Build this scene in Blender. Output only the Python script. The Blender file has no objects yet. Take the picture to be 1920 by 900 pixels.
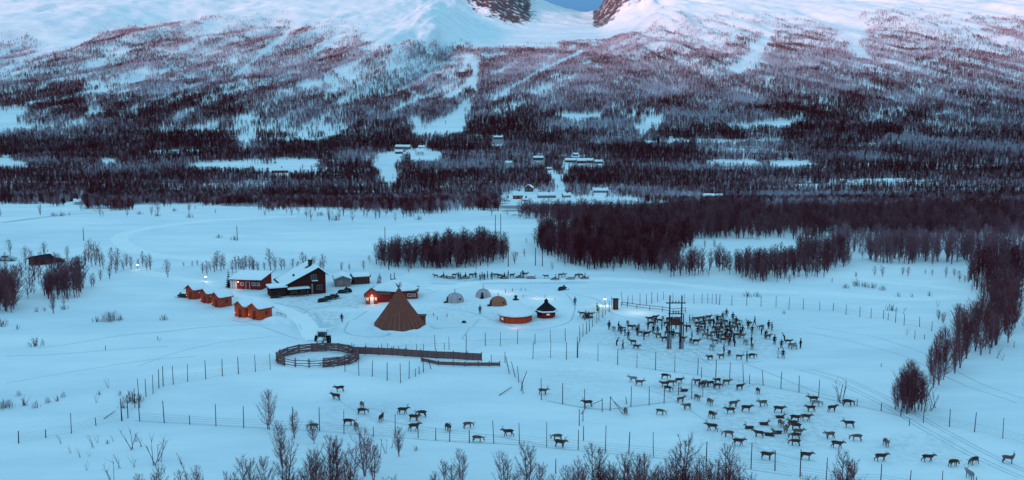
import bpy, bmesh, math, random
import numpy as np
from mathutils import Vector, Matrix
R = math.radians
random.seed(7); rng = np.random.default_rng(7)
scene = bpy.context.scene
col = scene.collection

# ------------------------------------------------------------------ camera, world, sun, exposure
F_PX, CAM_Z, PITCH = 1900.0, 50.0, math.atan(270 / 1900.0)
cd = bpy.data.cameras.new('camera'); cam = bpy.data.objects.new('camera', cd); col.objects.link(cam)
cd.sensor_width = 36; cd.lens = 36 * F_PX / 1920; cd.clip_start = 1; cd.clip_end = 30000
cam.location = (0, 0, CAM_Z); cam.rotation_euler = (math.pi / 2 - PITCH, 0, 0)
scene.camera = cam
SUN_EL, SUN_AZ = R(4.0), R(213)            # azimuth clockwise from +Y: behind the camera, to the left
w = bpy.data.worlds.new('World'); scene.world = w; w.use_nodes = True
nt = w.node_tree; nt.nodes.clear()
sky = nt.nodes.new('ShaderNodeTexSky'); sky.sky_type = 'NISHITA'; sky.sun_disc = False
sky.sun_elevation = SUN_EL; sky.sun_rotation = SUN_AZ
sky.air_density = 1.0; sky.dust_density = 0.3; sky.ozone_density = 3.0; sky.altitude = 100
def _mixn(kind, fac, a, b):
    q = nt.nodes.new('ShaderNodeMix'); q.data_type = 'RGBA'; q.blend_type = kind
    for k, v in (('Factor', fac), ('A', a), ('B', b)):
        if isinstance(v, (float, tuple)): q.inputs[k].default_value = v
        else: nt.links.new(v, q.inputs[k])
    return q.outputs['Result']
# clear dusk sky: the blue of the Nishita sky and the even blue of the high twilight, dimmer low down in the earth's shadow
tw = _mixn('ADD', 1.0, _mixn('MULTIPLY', 1.0, sky.outputs[0], (0.5, 0.75, 0.7, 1)), (1.84, 3.85, 5.25, 1))
tc = nt.nodes.new('ShaderNodeTexCoord'); sx = nt.nodes.new('ShaderNodeSeparateXYZ'); nt.links.new(tc.outputs['Generated'], sx.inputs[0])
rp = nt.nodes.new('ShaderNodeValToRGB'); rp.color_ramp.interpolation = 'EASE'; nt.links.new(sx.outputs[2], rp.inputs[0])
rp.color_ramp.elements[0].position = 0.0; rp.color_ramp.elements[0].color = (.12, .20, .42, 1)
rp.color_ramp.elements[1].position = 0.36; rp.color_ramp.elements[1].color = (1, 1, 1, 1)
bg = nt.nodes.new('ShaderNodeBackground'); bg.inputs['Strength'].default_value = 0.12
wo = nt.nodes.new('ShaderNodeOutputWorld')
nt.links.new(_mixn('MULTIPLY', 1.0, tw, rp.outputs[0]), bg.inputs[0]); nt.links.new(bg.outputs[0], wo.inputs[0])
sl = bpy.data.lights.new('sun', 'SUN'); sun = bpy.data.objects.new('sun', sl); col.objects.link(sun)
sl.energy = 4.2; sl.angle = R(8); sl.color = (1.0, 0.46, 0.45)
sd = Vector((math.sin(SUN_AZ) * math.cos(SUN_EL), math.cos(SUN_AZ) * math.cos(SUN_EL), math.sin(SUN_EL)))
sun.rotation_euler = (-sd).to_track_quat('-Z', 'Y').to_euler()
scene.view_settings.view_transform = 'Standard'; scene.view_settings.look = 'None'
scene.view_settings.gamma = 1; scene.view_settings.exposure = 0.50; scene.view_settings.use_curve_mapping = False
scene.cycles.max_bounces = 4; scene.cycles.diffuse_bounces = 2; scene.cycles.glossy_bounces = 2
scene.cycles.transparent_max_bounces = 4; scene.cycles.caustics_reflective = False; scene.cycles.caustics_refractive = False
scene.cycles.use_denoising = True

# ------------------------------------------------------------------ numbers: noise, projection
_tab = np.random.default_rng(3).random((256, 256))
def vnoise(x, y, k=0):
    x = np.asarray(x, float) + k * 17.3; y = np.asarray(y, float) + k * 9.7
    xi = np.floor(x).astype(int); yi = np.floor(y).astype(int); fx = x - xi; fy = y - yi
    fx = fx * fx * fx * (fx * (fx * 6 - 15) + 10); fy = fy * fy * fy * (fy * (fy * 6 - 15) + 10)
    g = lambda a, b: _tab[a & 255, b & 255]
    return (g(xi, yi) * (1 - fx) + g(xi + 1, yi) * fx) * (1 - fy) + (g(xi, yi + 1) * (1 - fx) + g(xi + 1, yi + 1) * fx) * fy
def fbm(x, y, o=4, k=0):
    s = 0; a = 1; n = 0
    for i in range(o):
        s = s + a * vnoise(x * 2 ** i, y * 2 ** i, k + i * 3); n += a; a *= 0.5
    return s / n
def sstep(a, b, v):
    t = np.clip((np.asarray(v, float) - a) / (b - a), 0, 1); return t * t * (3 - 2 * t)
cp, sp = math.cos(PITCH), math.sin(PITCH)
def ray(px, py):
    a = np.asarray(px, float) - 960; b = 450 - np.asarray(py, float)
    dy = F_PX * cp + b * sp; dz = -F_PX * sp + b * cp
    return a / dy, dz / dy                       # X/Y and (z-50)/Y
def project(X, Y, Z):
    dz = Z - CAM_Z; depth = Y * cp - dz * sp; up = Y * sp + dz * cp
    depth = np.maximum(depth, 1e-3)
    return 960 + F_PX * X / depth, 450 - F_PX * up / depth

_r = lambda y: float(ray(960, y)[1])
ROWS = [(400, 433), (385, 560), (375, 720), (350, 880), (330, 1020), (300, 1240), (280, 1370), (260, 1490), (240, 1600), (200, 1830), (150, 2130), (100, 2480), (50, 2900), (0, 3450), (-60, 4100), (-120, 4900), (-150, 6200)]
GAPR = [(400, 433), (385, 560), (375, 720), (350, 880), (330, 1020), (300, 1240), (280, 1370), (260, 1490), (240, 1600), (200, 1830), (150, 2150), (112, 2550), (88, 2900), (62, 3350), (36, 3900), (24, 4300), (40, 5200), (60, 6500)]
def prof(tab):
    ys = np.array([0, 300, 380] + [b for a, b in tab]); zs = np.array([0, 0, 0.] + [CAM_Z + b * _r(a) for a, b in tab])
    zs[3] = min(zs[3], 0)
    d = np.linspace(0, 7000, 1401); z = np.interp(d, ys, zs)
    k = np.ones(17) / 17; zz = np.convolve(np.pad(z, 8, mode='edge'), k, 'valid')
    wgt = sstep(380, 520, d); return d, z * (1 - wgt) + zz * wgt
_pd, _ps = prof(ROWS); _, _pg = prof(GAPR)
def height(X, Y):
    X = np.asarray(X, float); Y = np.asarray(Y, float)
    t = X / np.maximum(Y, 50.0)
    side = np.interp(Y, _pd, _ps); gap = np.interp(Y, _pd, _pg)
    c = 0.035 + 0.02 * sstep(3000, 4200, Y)
    wgt = sstep(0.045, 0.125, np.abs(t - c + 0.012 * (fbm(Y / 300, X / 700, 3, 5) - .5) * 2))
    # rocky shoulders at the head of the side valley
    rk = fbm(X / 90, Y / 90, 4, 11)
    peak = (sstep(.030, -.05, t) * .8 + sstep(.080, .112, t)) * sstep(3300, 3900, Y) * (150 + 130 * rk) + 52 * np.clip((.066 - t) / .042, 0, 2) * sstep(3500, 4200, Y)
    gap = gap + peak + (rk - .5) * 26 * sstep(3300, 3900, Y)
    z = side * wgt + gap * (1 - wgt)
    # summits above the shoulder, out of the photograph but part of the same mountain
    z = z + sstep(3500, 5200, Y) * wgt * 900 * np.maximum(fbm(X / 1100 + .3 * Y / 1100, Y / 1500, 5, 17) - .38, 0) ** 1.2 * 1.6
    # spurs and gullies, running down the slope
    m = sstep(1500, 2300, Y)
    u = X + 0.35 * (Y - 1600) * np.sign(X - 100) * sstep(0, 500, np.abs(X - 100))
    z = z + m * wgt * (80 * (fbm(u / 240, Y / 900, 3, 1) - .5) + 44 * (fbm(u / 80, Y / 300, 4, 2) - .5)) + m * 3.0 * (fbm(X / 28, Y / 40, 3, 4) - .5)
    z = z + sstep(500, 1000, Y) * (1 - m) * 7 * (fbm(X / 260, Y / 170, 3, 6) - .5)
    # the other side of the valley, behind the camera: an unseen ridge added to keep the low sun off the valley floor
    z = z + sstep(500, 1500, -Y) * (560 + 120 * (fbm(X / 700, Y / 700, 3, 14) - .5))
    # drifts on the near snow
    n = 1 - sstep(420, 600, np.hypot(X, Y))
    z = z + n * (1.8 * (fbm(X / 70, Y / 60, 2, 8) - .5) + 0.45 * (fbm(X / 19 + Y / 60, Y / 11, 4, 9) - .5))
    # a low bank below the net fence and a hollow behind it
    z = z + n * 1.1 * np.exp(-((Y - (176 - 14 * sstep(-40, 60, X))) / 9.0) ** 2) * sstep(-75, -50, X) * (1 - sstep(8, 30, X))
    z = z + n * 0.9 * np.exp(-((X - (-56)) / 9.0) ** 2 - ((Y - 226) / 7.0) ** 2)
    z = z + n * 2.0 * np.exp(-((X + 27.3) / 6.0) ** 2 - ((Y - 271) / 8.0) ** 2)
    # snow banked against the big tent, the round hut and the cabins
    for bx, by, rr, wd, am in ((-24.5, 216.0, 6.6, 1.1, 1.0), (.85, 224.0, 4.6, .9, .10)):
        q = np.hypot(X - bx, Y - by); z = z + am * np.exp(-((q - rr) / wd) ** 2) * sstep(2.0, -1.5, Y - by) * (.55 + .9 * vnoise(X / 2.2, Y / 2.2, 15))
    for bx, by, am, wx, wy in ((-56, 232, .5, 5, 3), (-66, 246, .5, 6, 3), (-34, 219, .8, 7, 3), (-6, 214, .5, 9, 3), (-60, 214, .7, 16, 5), (-44, 226, .8, 4, 3)):
        z = z + am * np.exp(-((X - bx) / wx) ** 2 - ((Y - by) / wy) ** 2)
    return z
def unproj(px, py):
    px = np.atleast_1d(np.asarray(px, float)); py = np.atleast_1d(np.asarray(py, float))
    tx, tz = ray(px, py); Ys = np.geomspace(70, 6500, 700)
    d = CAM_Z + tz[:, None] * Ys - height(tx[:, None] * Ys, np.broadcast_to(Ys, (len(px), 700)))
    hit = d <= 0; i = np.argmax(hit, 1); i = np.where(hit.any(1), np.maximum(i, 1), 699)
    lo = Ys[i - 1]; hi = Ys[i]
    for _ in range(18):
        mid = (lo + hi) / 2; dm = CAM_Z + tz * mid - height(tx * mid, mid); s = dm <= 0
        hi = np.where(s, mid, hi); lo = np.where(s, lo, mid)
    X = tx * hi; return X, hi, height(X, hi)
def P(px, py):
    x, y, z = unproj(px, py); return Vector((float(x[0]), float(y[0]), float(z[0])))
def ground(x, y): return float(height(x, y))

# ------------------------------------------------------------------ vegetation cover read off the hillside, rows of 20 px (negative: dark wood)
COVER = {
 0: [(0,1180,0),(1180,1400,1),(1400,1500,2),(1500,1640,0),(1640,1760,1),(1760,1920,2)],
 20: [(0,360,0),(360,540,1),(540,1200,0),(1200,1420,1),(1420,1500,1),(1500,1620,0),(1620,1720,3),(1720,1820,1),(1820,1920,3)],
 40: [(0,220,0),(220,330,2),(330,560,3),(560,700,1),(700,1150,0),(1150,1300,4),(1300,1420,1),(1420,1560,2),(1560,1650,0),(1650,1780,3),(1780,1850,1),(1850,1920,4)],
 60: [(0,60,1),(60,180,0),(180,330,5),(330,560,6),(560,680,4),(680,1080,0),(1080,1200,4),(1200,1300,2),(1300,1420,1),(1420,1560,5),(1560,1620,0),(1620,1780,4),(1780,1850,2),(1850,1920,5)],
 80: [(0,80,4),(80,150,1),(150,420,6),(420,600,6),(600,720,5),(720,770,1),(770,880,5),(880,1030,1),(1030,1180,5),(1180,1390,6),(1390,1440,2),(1440,1600,6),(1600,1760,4),(1760,1840,3),(1840,1920,4)],
 100: [(0,110,4),(110,560,7),(560,720,6),(720,770,2),(770,860,6),(860,890,2),(890,1060,6),(1060,1400,9),(1400,1460,4),(1460,1600,7),(1600,1920,5)],
 120: [(0,90,3),(90,230,7),(230,300,4),(300,420,7),(420,540,9),(540,720,4),(720,850,4),(850,890,0),(890,1000,8),(1000,1060,3),(1060,1400,9),(1400,1460,5),(1460,1640,8),(1640,1920,5)],
 140: [(0,60,5),(60,140,7),(140,290,2),(290,380,6),(380,520,9),(520,620,5),(620,700,4),(700,860,5),(860,890,0),(890,960,8),(960,1000,5),(1000,1080,3),(1080,1440,9),(1440,1700,8),(1700,1920,6)],
 160: [(0,50,6),(50,170,-6),(170,230,2),(230,330,6),(330,510,9),(510,600,3),(600,680,4),(680,780,3),(780,850,6),(850,885,0),(885,980,8),(980,1060,3),(1060,1440,9),(1440,1700,9),(1700,1920,6)],
 180: [(0,150,-7),(150,190,2),(190,440,-7),(440,560,7),(560,650,6),(650,700,3),(700,760,5),(760,850,8),(850,885,1),(885,1040,7),(1040,1440,9),(1440,1640,-7),(1640,1920,7)],
 200: [(0,30,0),(30,150,-6),(150,190,2),(190,440,-8),(440,560,6),(560,640,7),(640,700,5),(700,830,7),(830,870,1),(870,1050,8),(1050,1150,2),(1150,1200,8),(1200,1250,2),(1250,1440,8),(1440,1620,-8),(1620,1700,5),(1700,1760,-6),(1760,1920,8)],
 220: [(0,50,0),(50,150,2),(150,200,5),(200,330,-7),(330,440,3),(440,640,2),(640,700,6),(700,780,5),(780,880,0),(880,960,-7),(960,1190,8),(1190,1230,1),(1230,1360,8),(1360,1500,4),(1500,1600,-7),(1600,1650,4),(1650,1760,-7),(1760,1830,3),(1830,1920,9)],
 240: [(0,70,4),(70,240,4),(240,440,3),(440,520,1),(520,640,1),(640,780,-4),(780,850,1),(850,1000,-8),(1000,1200,8),(1200,1240,2),(1240,1400,-7),(1400,1490,5),(1490,1680,-8),(1680,1710,3),(1710,1920,-7)],
 260: [(0,440,-9),(440,480,2),(480,720,-8),(720,760,-8),(760,810,3),(810,900,-8),(900,1000,8),(1000,1200,9),(1200,1320,-6),(1320,1500,6),(1500,1920,8)],
 280: [(0,190,-7),(190,360,7),(360,500,-8),(500,640,-6),(640,700,6),(700,735,0),(735,765,-8),(765,830,1),(830,880,-9),(880,1160,8),(1160,1320,-8),(1320,1440,4),(1440,1500,5),(1500,1920,8)],
 300: [(0,50,0),(50,190,6),(190,225,0),(225,370,8),(370,470,0),(470,600,1),(600,700,-7),(700,740,0),(740,1030,8),(1030,1060,0),(1060,1200,6),(1200,1500,5),(1500,1920,-6)],
 320: [(0,330,-9),(330,640,-5),(640,700,-8),(700,745,1),(745,840,-6),(840,1030,-7),(1030,1060,0),(1060,1440,-6),(1440,1920,-6)],
 340: [(0,130,5),(130,160,3),(160,300,-5),(300,500,3),(500,740,-8),(740,820,-6),(820,960,4),(960,1060,3),(1060,1140,6),(1140,1500,7),(1500,1660,5),(1660,1690,1),(1690,1920,6)],
 360: [(0,140,-9),(140,156,0),(156,300,-9),(300,830,-9),(830,940,-8),(940,1180,0),(1180,1320,3),(1320,1440,-7),(1440,1920,7)],
 380: [(0,165,0),(165,240,-4),(240,420,0),(420,560,-2),(560,700,-3),(700,820,-4),(820,880,0),(880,940,-5),(940,1440,-8),(1440,1560,7),(1560,1920,-9)],
 400: [(0,900,0),(900,960,-3),(960,1100,-6),(1100,1460,-9),(1460,1600,-8),(1600,1920,-9)],
 420: [(0,1100,0),(1100,1400,-8),(1400,1600,6),(1600,1920,-6)],
 440: [(0,1920,0)],
}
STREAKS = [([(1245, 12), (1190, 55), (1130, 88), (1062, 116), (1000, 152), (962, 172)], 7, .95), ([(1090, 96), (1000, 140), (950, 170)], 5, 0), ([(250, 52), (190, 72), (140, 100), (60, 165), (10, 200)], 8, .9),
 ([(560, 45), (500, 95), (440, 142)], 5, 0), ([(575, 50), (520, 95), (470, 150)], 7, .95), ([(430, 128), (330, 165), (220, 205), (170, 228)], 8, 1), ([(400, 150), (320, 178), (250, 200)], 5, .1), ([(872, 90), (892, 130), (885, 180), (850, 220)], 10, 0),
 ([(1060, 96), (960, 92), (880, 95), (800, 92)], 6, .8), ([(800, 225), (850, 195), (880, 175)], 9, .95), ([(740, 208), (800, 180), (850, 160)], 6, .05), ([(660, 205), (720, 200), (760, 180)], 8, .9), ([(1440, 60), (1425, 95), (1380, 130)], 16, 0),
 ([(1480, 75), (1450, 110), (1400, 150)], 8, .8), ([(1600, 20), (1605, 90), (1620, 105)], 14, 0), ([(1615, 80), (1660, 68)], 4, 1), ([(560, 160), (640, 150), (520, 172)], 7, .1), ([(0, 265), (200, 262), (440, 268)], 5, 1), ([(480, 268), (640, 258), (780, 262)], 6, 1), ([(0, 326), (300, 328)], 5, 1)]
_g = np.zeros((23, 97))
for k, segs in COVER.items():
    for a, b, v in segs:
        i0, i1 = round(a / 20), round(b / 20); _g[k // 20, i0:max(i1, i0 + 1)] = v
_g[:, 96] = _g[:, 95]
def bil(g, px, py):
    x = np.clip(np.asarray(px) / 20 - .5, 0, 95.99); y = np.clip(np.asarray(py) / 20 - .5, 0, 21.99)
    xi = x.astype(int); yi = y.astype(int); fx = x - xi; fy = y - yi
    return (g[yi, xi] * (1 - fx) + g[yi, xi + 1] * fx) * (1 - fy) + (g[yi + 1, xi] * (1 - fx) + g[yi + 1, xi + 1] * fx) * fy
def cover_at(X, Y, Z, lift=0):
    px, py = project(X, Y, Z + lift)
    n1 = fbm(X / 60, Y / 110, 3, 21) - .5; n2 = fbm(X / 80, Y / 140, 3, 22) - .5
    qx = px + n1 * 60; qy = py + n2 * np.clip(22 * (430 - py) / 100, 4, 22)
    c = bil(np.abs(_g), qx, qy) / 9; d = bil((_g < 0) * 1.0, qx, qy)
    # the wood hangs in streaks down the slope: bare gullies between tongues of birch
    s1 = fbm((px * .90 - py * .44) / 90, (px * .44 + py * .90) / 11, 4, 61); s2 = fbm((px * .9 + py * .44) / 80, (py * .9 - px * .30) / 10, 4, 62)
    k = sstep(820, 1250, px); st = s1 * (1 - k) + (.6 * s2 + .4 * s1) * k; up = sstep(275, 215, py)
    st = .62 * st + .38 * fbm(X / 15, Y / 26, 3, 66); c = np.clip(c * (1 + up * (st - .5) * 4.6) + up * .02 * (c > .1), 0, 1)
    for pts, wd, val in STREAKS:
        a = np.array(pts, float); m = np.full(px.shape, 1e9)
        for (x0, y0), (x1, y1) in zip(a[:-1], a[1:]):
            L2 = (x1 - x0) ** 2 + (y1 - y0) ** 2; tt = np.clip(((px - x0) * (x1 - x0) + (py - y0) * (y1 - y0)) / L2, 0, 1)
            m = np.minimum(m, np.hypot(px - x0 - tt * (x1 - x0), (py - y0 - tt * (y1 - y0)) * 1.4))
        e = np.exp(-(m / (wd * (.6 + .8 * n2 + .4))) ** 2); c = c * (1 - e) + e * val * (.6 + .8 * fbm(X / 15, Y / 26, 2, 67)); c = np.clip(c, 0, 1)
    # thin level strips of open snow across the valley floor
    lo = sstep(225, 265, py) * (1 - sstep(398, 412, py)); hs = fbm(X / 190, Y / 26, 3, 68); c = np.clip(c * (1 - lo * .9 * sstep(.63, .70, hs)), 0, 1); c = np.where(c > .25, c ** (1 - .5 * lo), c)
    d = np.clip(d + (fbm(X / 130, Y / 34, 3, 69) - .5) * 1.6 * lo * (c > .3) + up * (st - .5) * 1.8 * (c > .5), 0, 1)
    return c, d, px, py

# ------------------------------------------------------------------ materials
def mat(name, color, rough=.7, noise=0, scale=5, emit=None, metal=0, c2=None, strength=1, bump=0):
    m = bpy.data.materials.new(name); m.use_nodes = True; n = m.node_tree; b = n.nodes['Principled BSDF']
    b.inputs['Roughness'].default_value = rough; b.inputs['Metallic'].default_value = metal
    b.inputs['Base Color'].default_value = (*color, 1)
    if rough >= .75: b.inputs['Specular IOR Level'].default_value = 0.08
    if noise or c2:
        tc = n.nodes.new('ShaderNodeTexCoord'); t = n.nodes.new('ShaderNodeTexNoise'); t.inputs['Scale'].default_value = scale; t.inputs['Detail'].default_value = 5
        n.links.new(tc.outputs['Object'], t.inputs['Vector'])
        r = n.nodes.new('ShaderNodeValToRGB'); r.color_ramp.elements[0].position = .35; r.color_ramp.elements[1].position = .65
        c2 = c2 or tuple(min(1, c * (1 + noise)) for c in color)
        c1 = color if noise == 0 else tuple(c * (1 - noise) for c in color)
        r.color_ramp.elements[0].color = (*c1, 1); r.color_ramp.elements[1].color = (*c2, 1)
        n.links.new(t.outputs[0], r.inputs[0]); n.links.new(r.outputs[0], b.inputs['Base Color'])
        if bump:
            bp = n.nodes.new('ShaderNodeBump'); bp.inputs['Strength'].default_value = bump; bp.inputs['Distance'].default_value = .05
            n.links.new(t.outputs[0], bp.inputs['Height']); n.links.new(bp.outputs[0], b.inputs['Normal'])
    if emit:
        b.inputs['Emission Color'].default_value = (*emit, 1); b.inputs['Emission Strength'].default_value = strength
    return m
SNOWC = (.80, .81, .82)
M = {}
M['snow_roof'] = mat('roof_snow', (.84, .84, .85), .6, .03, 1.5, bump=.3)
M['packed'] = mat('packed_snow', (.86, .85, .84), .6, .03, .6, bump=.2)
M['track'] = mat('tracked_snow', (.52, .57, .62), .7, .08, 1.2, bump=.5)
M['red'] = mat('red_boards', (.47, .062, .035), .75, .15, 3)
M['orange'] = mat('orange_red_boards', (.62, .075, .03), .75, .12, 3)
M['darkred'] = mat('dark_red_boards', (.27, .025, .022), .75, .2, 3)
M['darkwood'] = mat('dark_stained_logs', (.075, .018, .016), .8, .3, 3)
M['greywood'] = mat('weathered_grey_boards', (.30, .20, .18), .85, .25, 4)
M['brownwood'] = mat('brown_rough_boards', (.15, .055, .045), .85, .35, 5)
M['post'] = mat('weathered_post_wood', (.075, .024, .028), .9, .35, 3)
M['rail'] = mat('brown_corral_rail', (.20, .095, .095), .9, .4, 4)
M['white'] = mat('white_paint', (.72, .70, .68), .5, .05, 3)
M['glass'] = mat('dark_window_glass', (.03, .035, .05), .1)
M['litglass'] = mat('lit_window_glass', (.9, .6, .3), .4, emit=(1, .45, .16), strength=.4)
M['canvas'] = mat('brown_lavvu_canvas', (.23, .066, .048), .9, .12, 2)
M['canvas2'] = mat('rust_tent_canvas', (.42, .13, .08), .9, .1, 2)
M['seam'] = mat('pale_canvas_seam', (.42, .24, .17), .9, .1, 4)
M['greycanvas'] = mat('grey_tent_canvas', (.50, .38, .40), .9, .08, 2)
M['black'] = mat('black_metal', (.012, .012, .015), .5, .1, 5)
M['tar'] = mat('black_tarred_shingle', (.02, .014, .018), .8, .3, 6)
M['metal'] = mat('galvanised_metal', (.25, .26, .28), .5, .15, 8, metal=.6)
M['silver'] = mat('silver_car_paint', (.38, .40, .42), .35, .03, 4, metal=.4)
M['rubber'] = mat('black_rubber', (.015, .015, .016), .8, .1, 5)
M['lampglow'] = mat('lit_lamp_glass', (1, .9, .7), .4, emit=(1, .86, .62), strength=3)
M['hide'] = mat('reindeer_hide_sled_seat', (.25, .17, .12), .95, .4, 6)
M['ceramic'] = mat('brown_insulator', (.10, .035, .02), .3, .1, 5)
M['antler'] = mat('reindeer_antler', (.12, .08, .055), .7, .2, 9)
def bark_mat(name, dark, pale, tone_attr):
    m = bpy.data.materials.new(name); m.use_nodes = True; n = m.node_tree; b = n.nodes['Principled BSDF']; b.inputs['Roughness'].default_value = .95; b.inputs['Specular IOR Level'].default_value = 0.0
    mx = n.nodes.new('ShaderNodeMix'); mx.data_type = 'RGBA'; mx.inputs['A'].default_value = (*dark, 1); mx.inputs['B'].default_value = (*pale, 1)
    if tone_attr:
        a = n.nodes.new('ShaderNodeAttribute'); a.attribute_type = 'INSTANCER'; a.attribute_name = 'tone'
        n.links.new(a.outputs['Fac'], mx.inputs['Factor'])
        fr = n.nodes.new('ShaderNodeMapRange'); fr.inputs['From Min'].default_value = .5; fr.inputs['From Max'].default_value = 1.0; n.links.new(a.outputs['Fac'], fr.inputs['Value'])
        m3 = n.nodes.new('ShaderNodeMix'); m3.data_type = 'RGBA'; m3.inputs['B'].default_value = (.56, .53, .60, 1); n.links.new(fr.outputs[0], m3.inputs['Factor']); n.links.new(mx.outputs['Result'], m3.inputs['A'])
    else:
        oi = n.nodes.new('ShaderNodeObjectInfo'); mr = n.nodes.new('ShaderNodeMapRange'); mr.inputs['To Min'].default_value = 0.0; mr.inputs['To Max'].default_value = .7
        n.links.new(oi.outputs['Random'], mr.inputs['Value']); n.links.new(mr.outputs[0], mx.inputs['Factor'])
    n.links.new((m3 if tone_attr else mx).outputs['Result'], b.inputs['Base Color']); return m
M['twig'] = bark_mat('birch_twigs', (.13, .022, .028), (.32, .125, .14), False)
M['trunk'] = bark_mat('birch_bark', (.13, .05, .06), (.45, .28, .31), False)
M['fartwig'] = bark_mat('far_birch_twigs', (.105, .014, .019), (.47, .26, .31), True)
M['spruce'] = mat('dark_spruce_needles', (.028, .014, .014), .9, .4, 6)
M['scrub'] = mat('bare_scrub_twigs', (.12, .055, .06), .9, .3, 5)

def snow_material():
    m = bpy.data.materials.new('snow_and_heath'); m.use_nodes = True; n = m.node_tree; L = n.links; b = n.nodes['Principled BSDF']
    b.inputs['Roughness'].default_value = .75; b.inputs['Specular IOR Level'].default_value = .2
    geo = n.nodes.new('ShaderNodeNewGeometry')
    def noise(scale, detail=5, vec=None, rough=.5):
        t = n.nodes.new('ShaderNodeTexNoise'); t.inputs['Scale'].default_value = scale; t.inputs['Detail'].default_value = detail; t.inputs['Roughness'].default_value = rough
        L.new(vec or geo.outputs['Position'], t.inputs['Vector']); return t
    mp = n.nodes.new('ShaderNodeMapping'); mp.inputs['Scale'].default_value = (.35, 1, 1); L.new(geo.outputs['Position'], mp.inputs[0])
    big = noise(.02, 4, mp.outputs[0]); fine = noise(.5, 6, mp.outputs[0]); gm = n.nodes.new('ShaderNodeMapping'); gm.inputs['Scale'].default_value = (1, .45, .25); L.new(geo.outputs['Position'], gm.inputs[0]); grain = noise(.20, 7, gm.outputs[0], .8)
    rc = n.nodes.new('ShaderNodeValToRGB'); rc.color_ramp.elements[0].position = .38; rc.color_ramp.elements[1].position = .60
    rc.color_ramp.elements[0].color = (.66, .72, .76, 1); rc.color_ramp.elements[1].color = (.85, .85, .85, 1)  # mottled snow tone; also puts the drifts' weak shading into the colour
    med = noise(.11, 7, mp.outputs[0], .62); ad = n.nodes.new('ShaderNodeMix'); ad.inputs['Factor'].default_value = .5; L.new(big.outputs[0], ad.inputs['A']); L.new(med.outputs[0], ad.inputs['B']); L.new(ad.outputs['Result'], rc.inputs[0])
    def attr(name):
        a = n.nodes.new('ShaderNodeAttribute'); a.attribute_name = name; return a.outputs['Fac']
    def mathn(op, a, bb=None, clamp=False):
        q = n.nodes.new('ShaderNodeMath'); q.operation = op; q.use_clamp = clamp
        for i, v in enumerate((a, bb)):
            if v is None: continue
            if isinstance(v, (int, float)): q.inputs[i].default_value = v
            else: L.new(v, q.inputs[i])
        return q.outputs[0]
    sc = attr('scrub')
    f = mathn('MULTIPLY', mathn('SUBTRACT', mathn('ADD', mathn('MULTIPLY', sc, .8), mathn('MULTIPLY', grain.outputs[0], 2.0)), 1.62), 4.5, True)
    mx = n.nodes.new('ShaderNodeMix'); mx.data_type = 'RGBA'; L.new(mathn('MULTIPLY', f, .8), mx.inputs['Factor'])
    tn = noise(.75, 6, None, .75); tf = mathn('MULTIPLY', mathn('MULTIPLY', mathn('SUBTRACT', tn.outputs[0], .40), 4, True), attr('trodden'), True)
    mt = n.nodes.new('ShaderNodeMix'); mt.data_type = 'RGBA'; L.new(tf, mt.inputs['Factor']); L.new(rc.outputs[0], mt.inputs['A']); mt.inputs['B'].default_value = (.34, .37, .40, 1); L.new(mt.outputs['Result'], mx.inputs['A'])
    mx.inputs['B'].default_value = (.10, .055, .072, 1)
    rk = noise(.045, 7, None, .65)
    f2 = mathn('MULTIPLY', mathn('SUBTRACT', mathn('ADD', attr('rock'), rk.outputs[0]), .98), 9, True)
    m2 = n.nodes.new('ShaderNodeMix'); m2.data_type = 'RGBA'; L.new(f2, m2.inputs['Factor']); L.new(mx.outputs['Result'], m2.inputs['A']); m2.inputs['B'].default_value = (.10, .055, .06, 1)
    L.new(m2.outputs['Result'], b.inputs['Base Color'])
    bp = n.nodes.new('ShaderNodeBump'); bp.inputs['Strength'].default_value = .8; bp.inputs['Distance'].default_value = .30
    L.new(fine.outputs[0], bp.inputs['Height']); L.new(bp.outputs[0], b.inputs['Normal'])
    return m
M['snow'] = snow_material()

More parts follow.
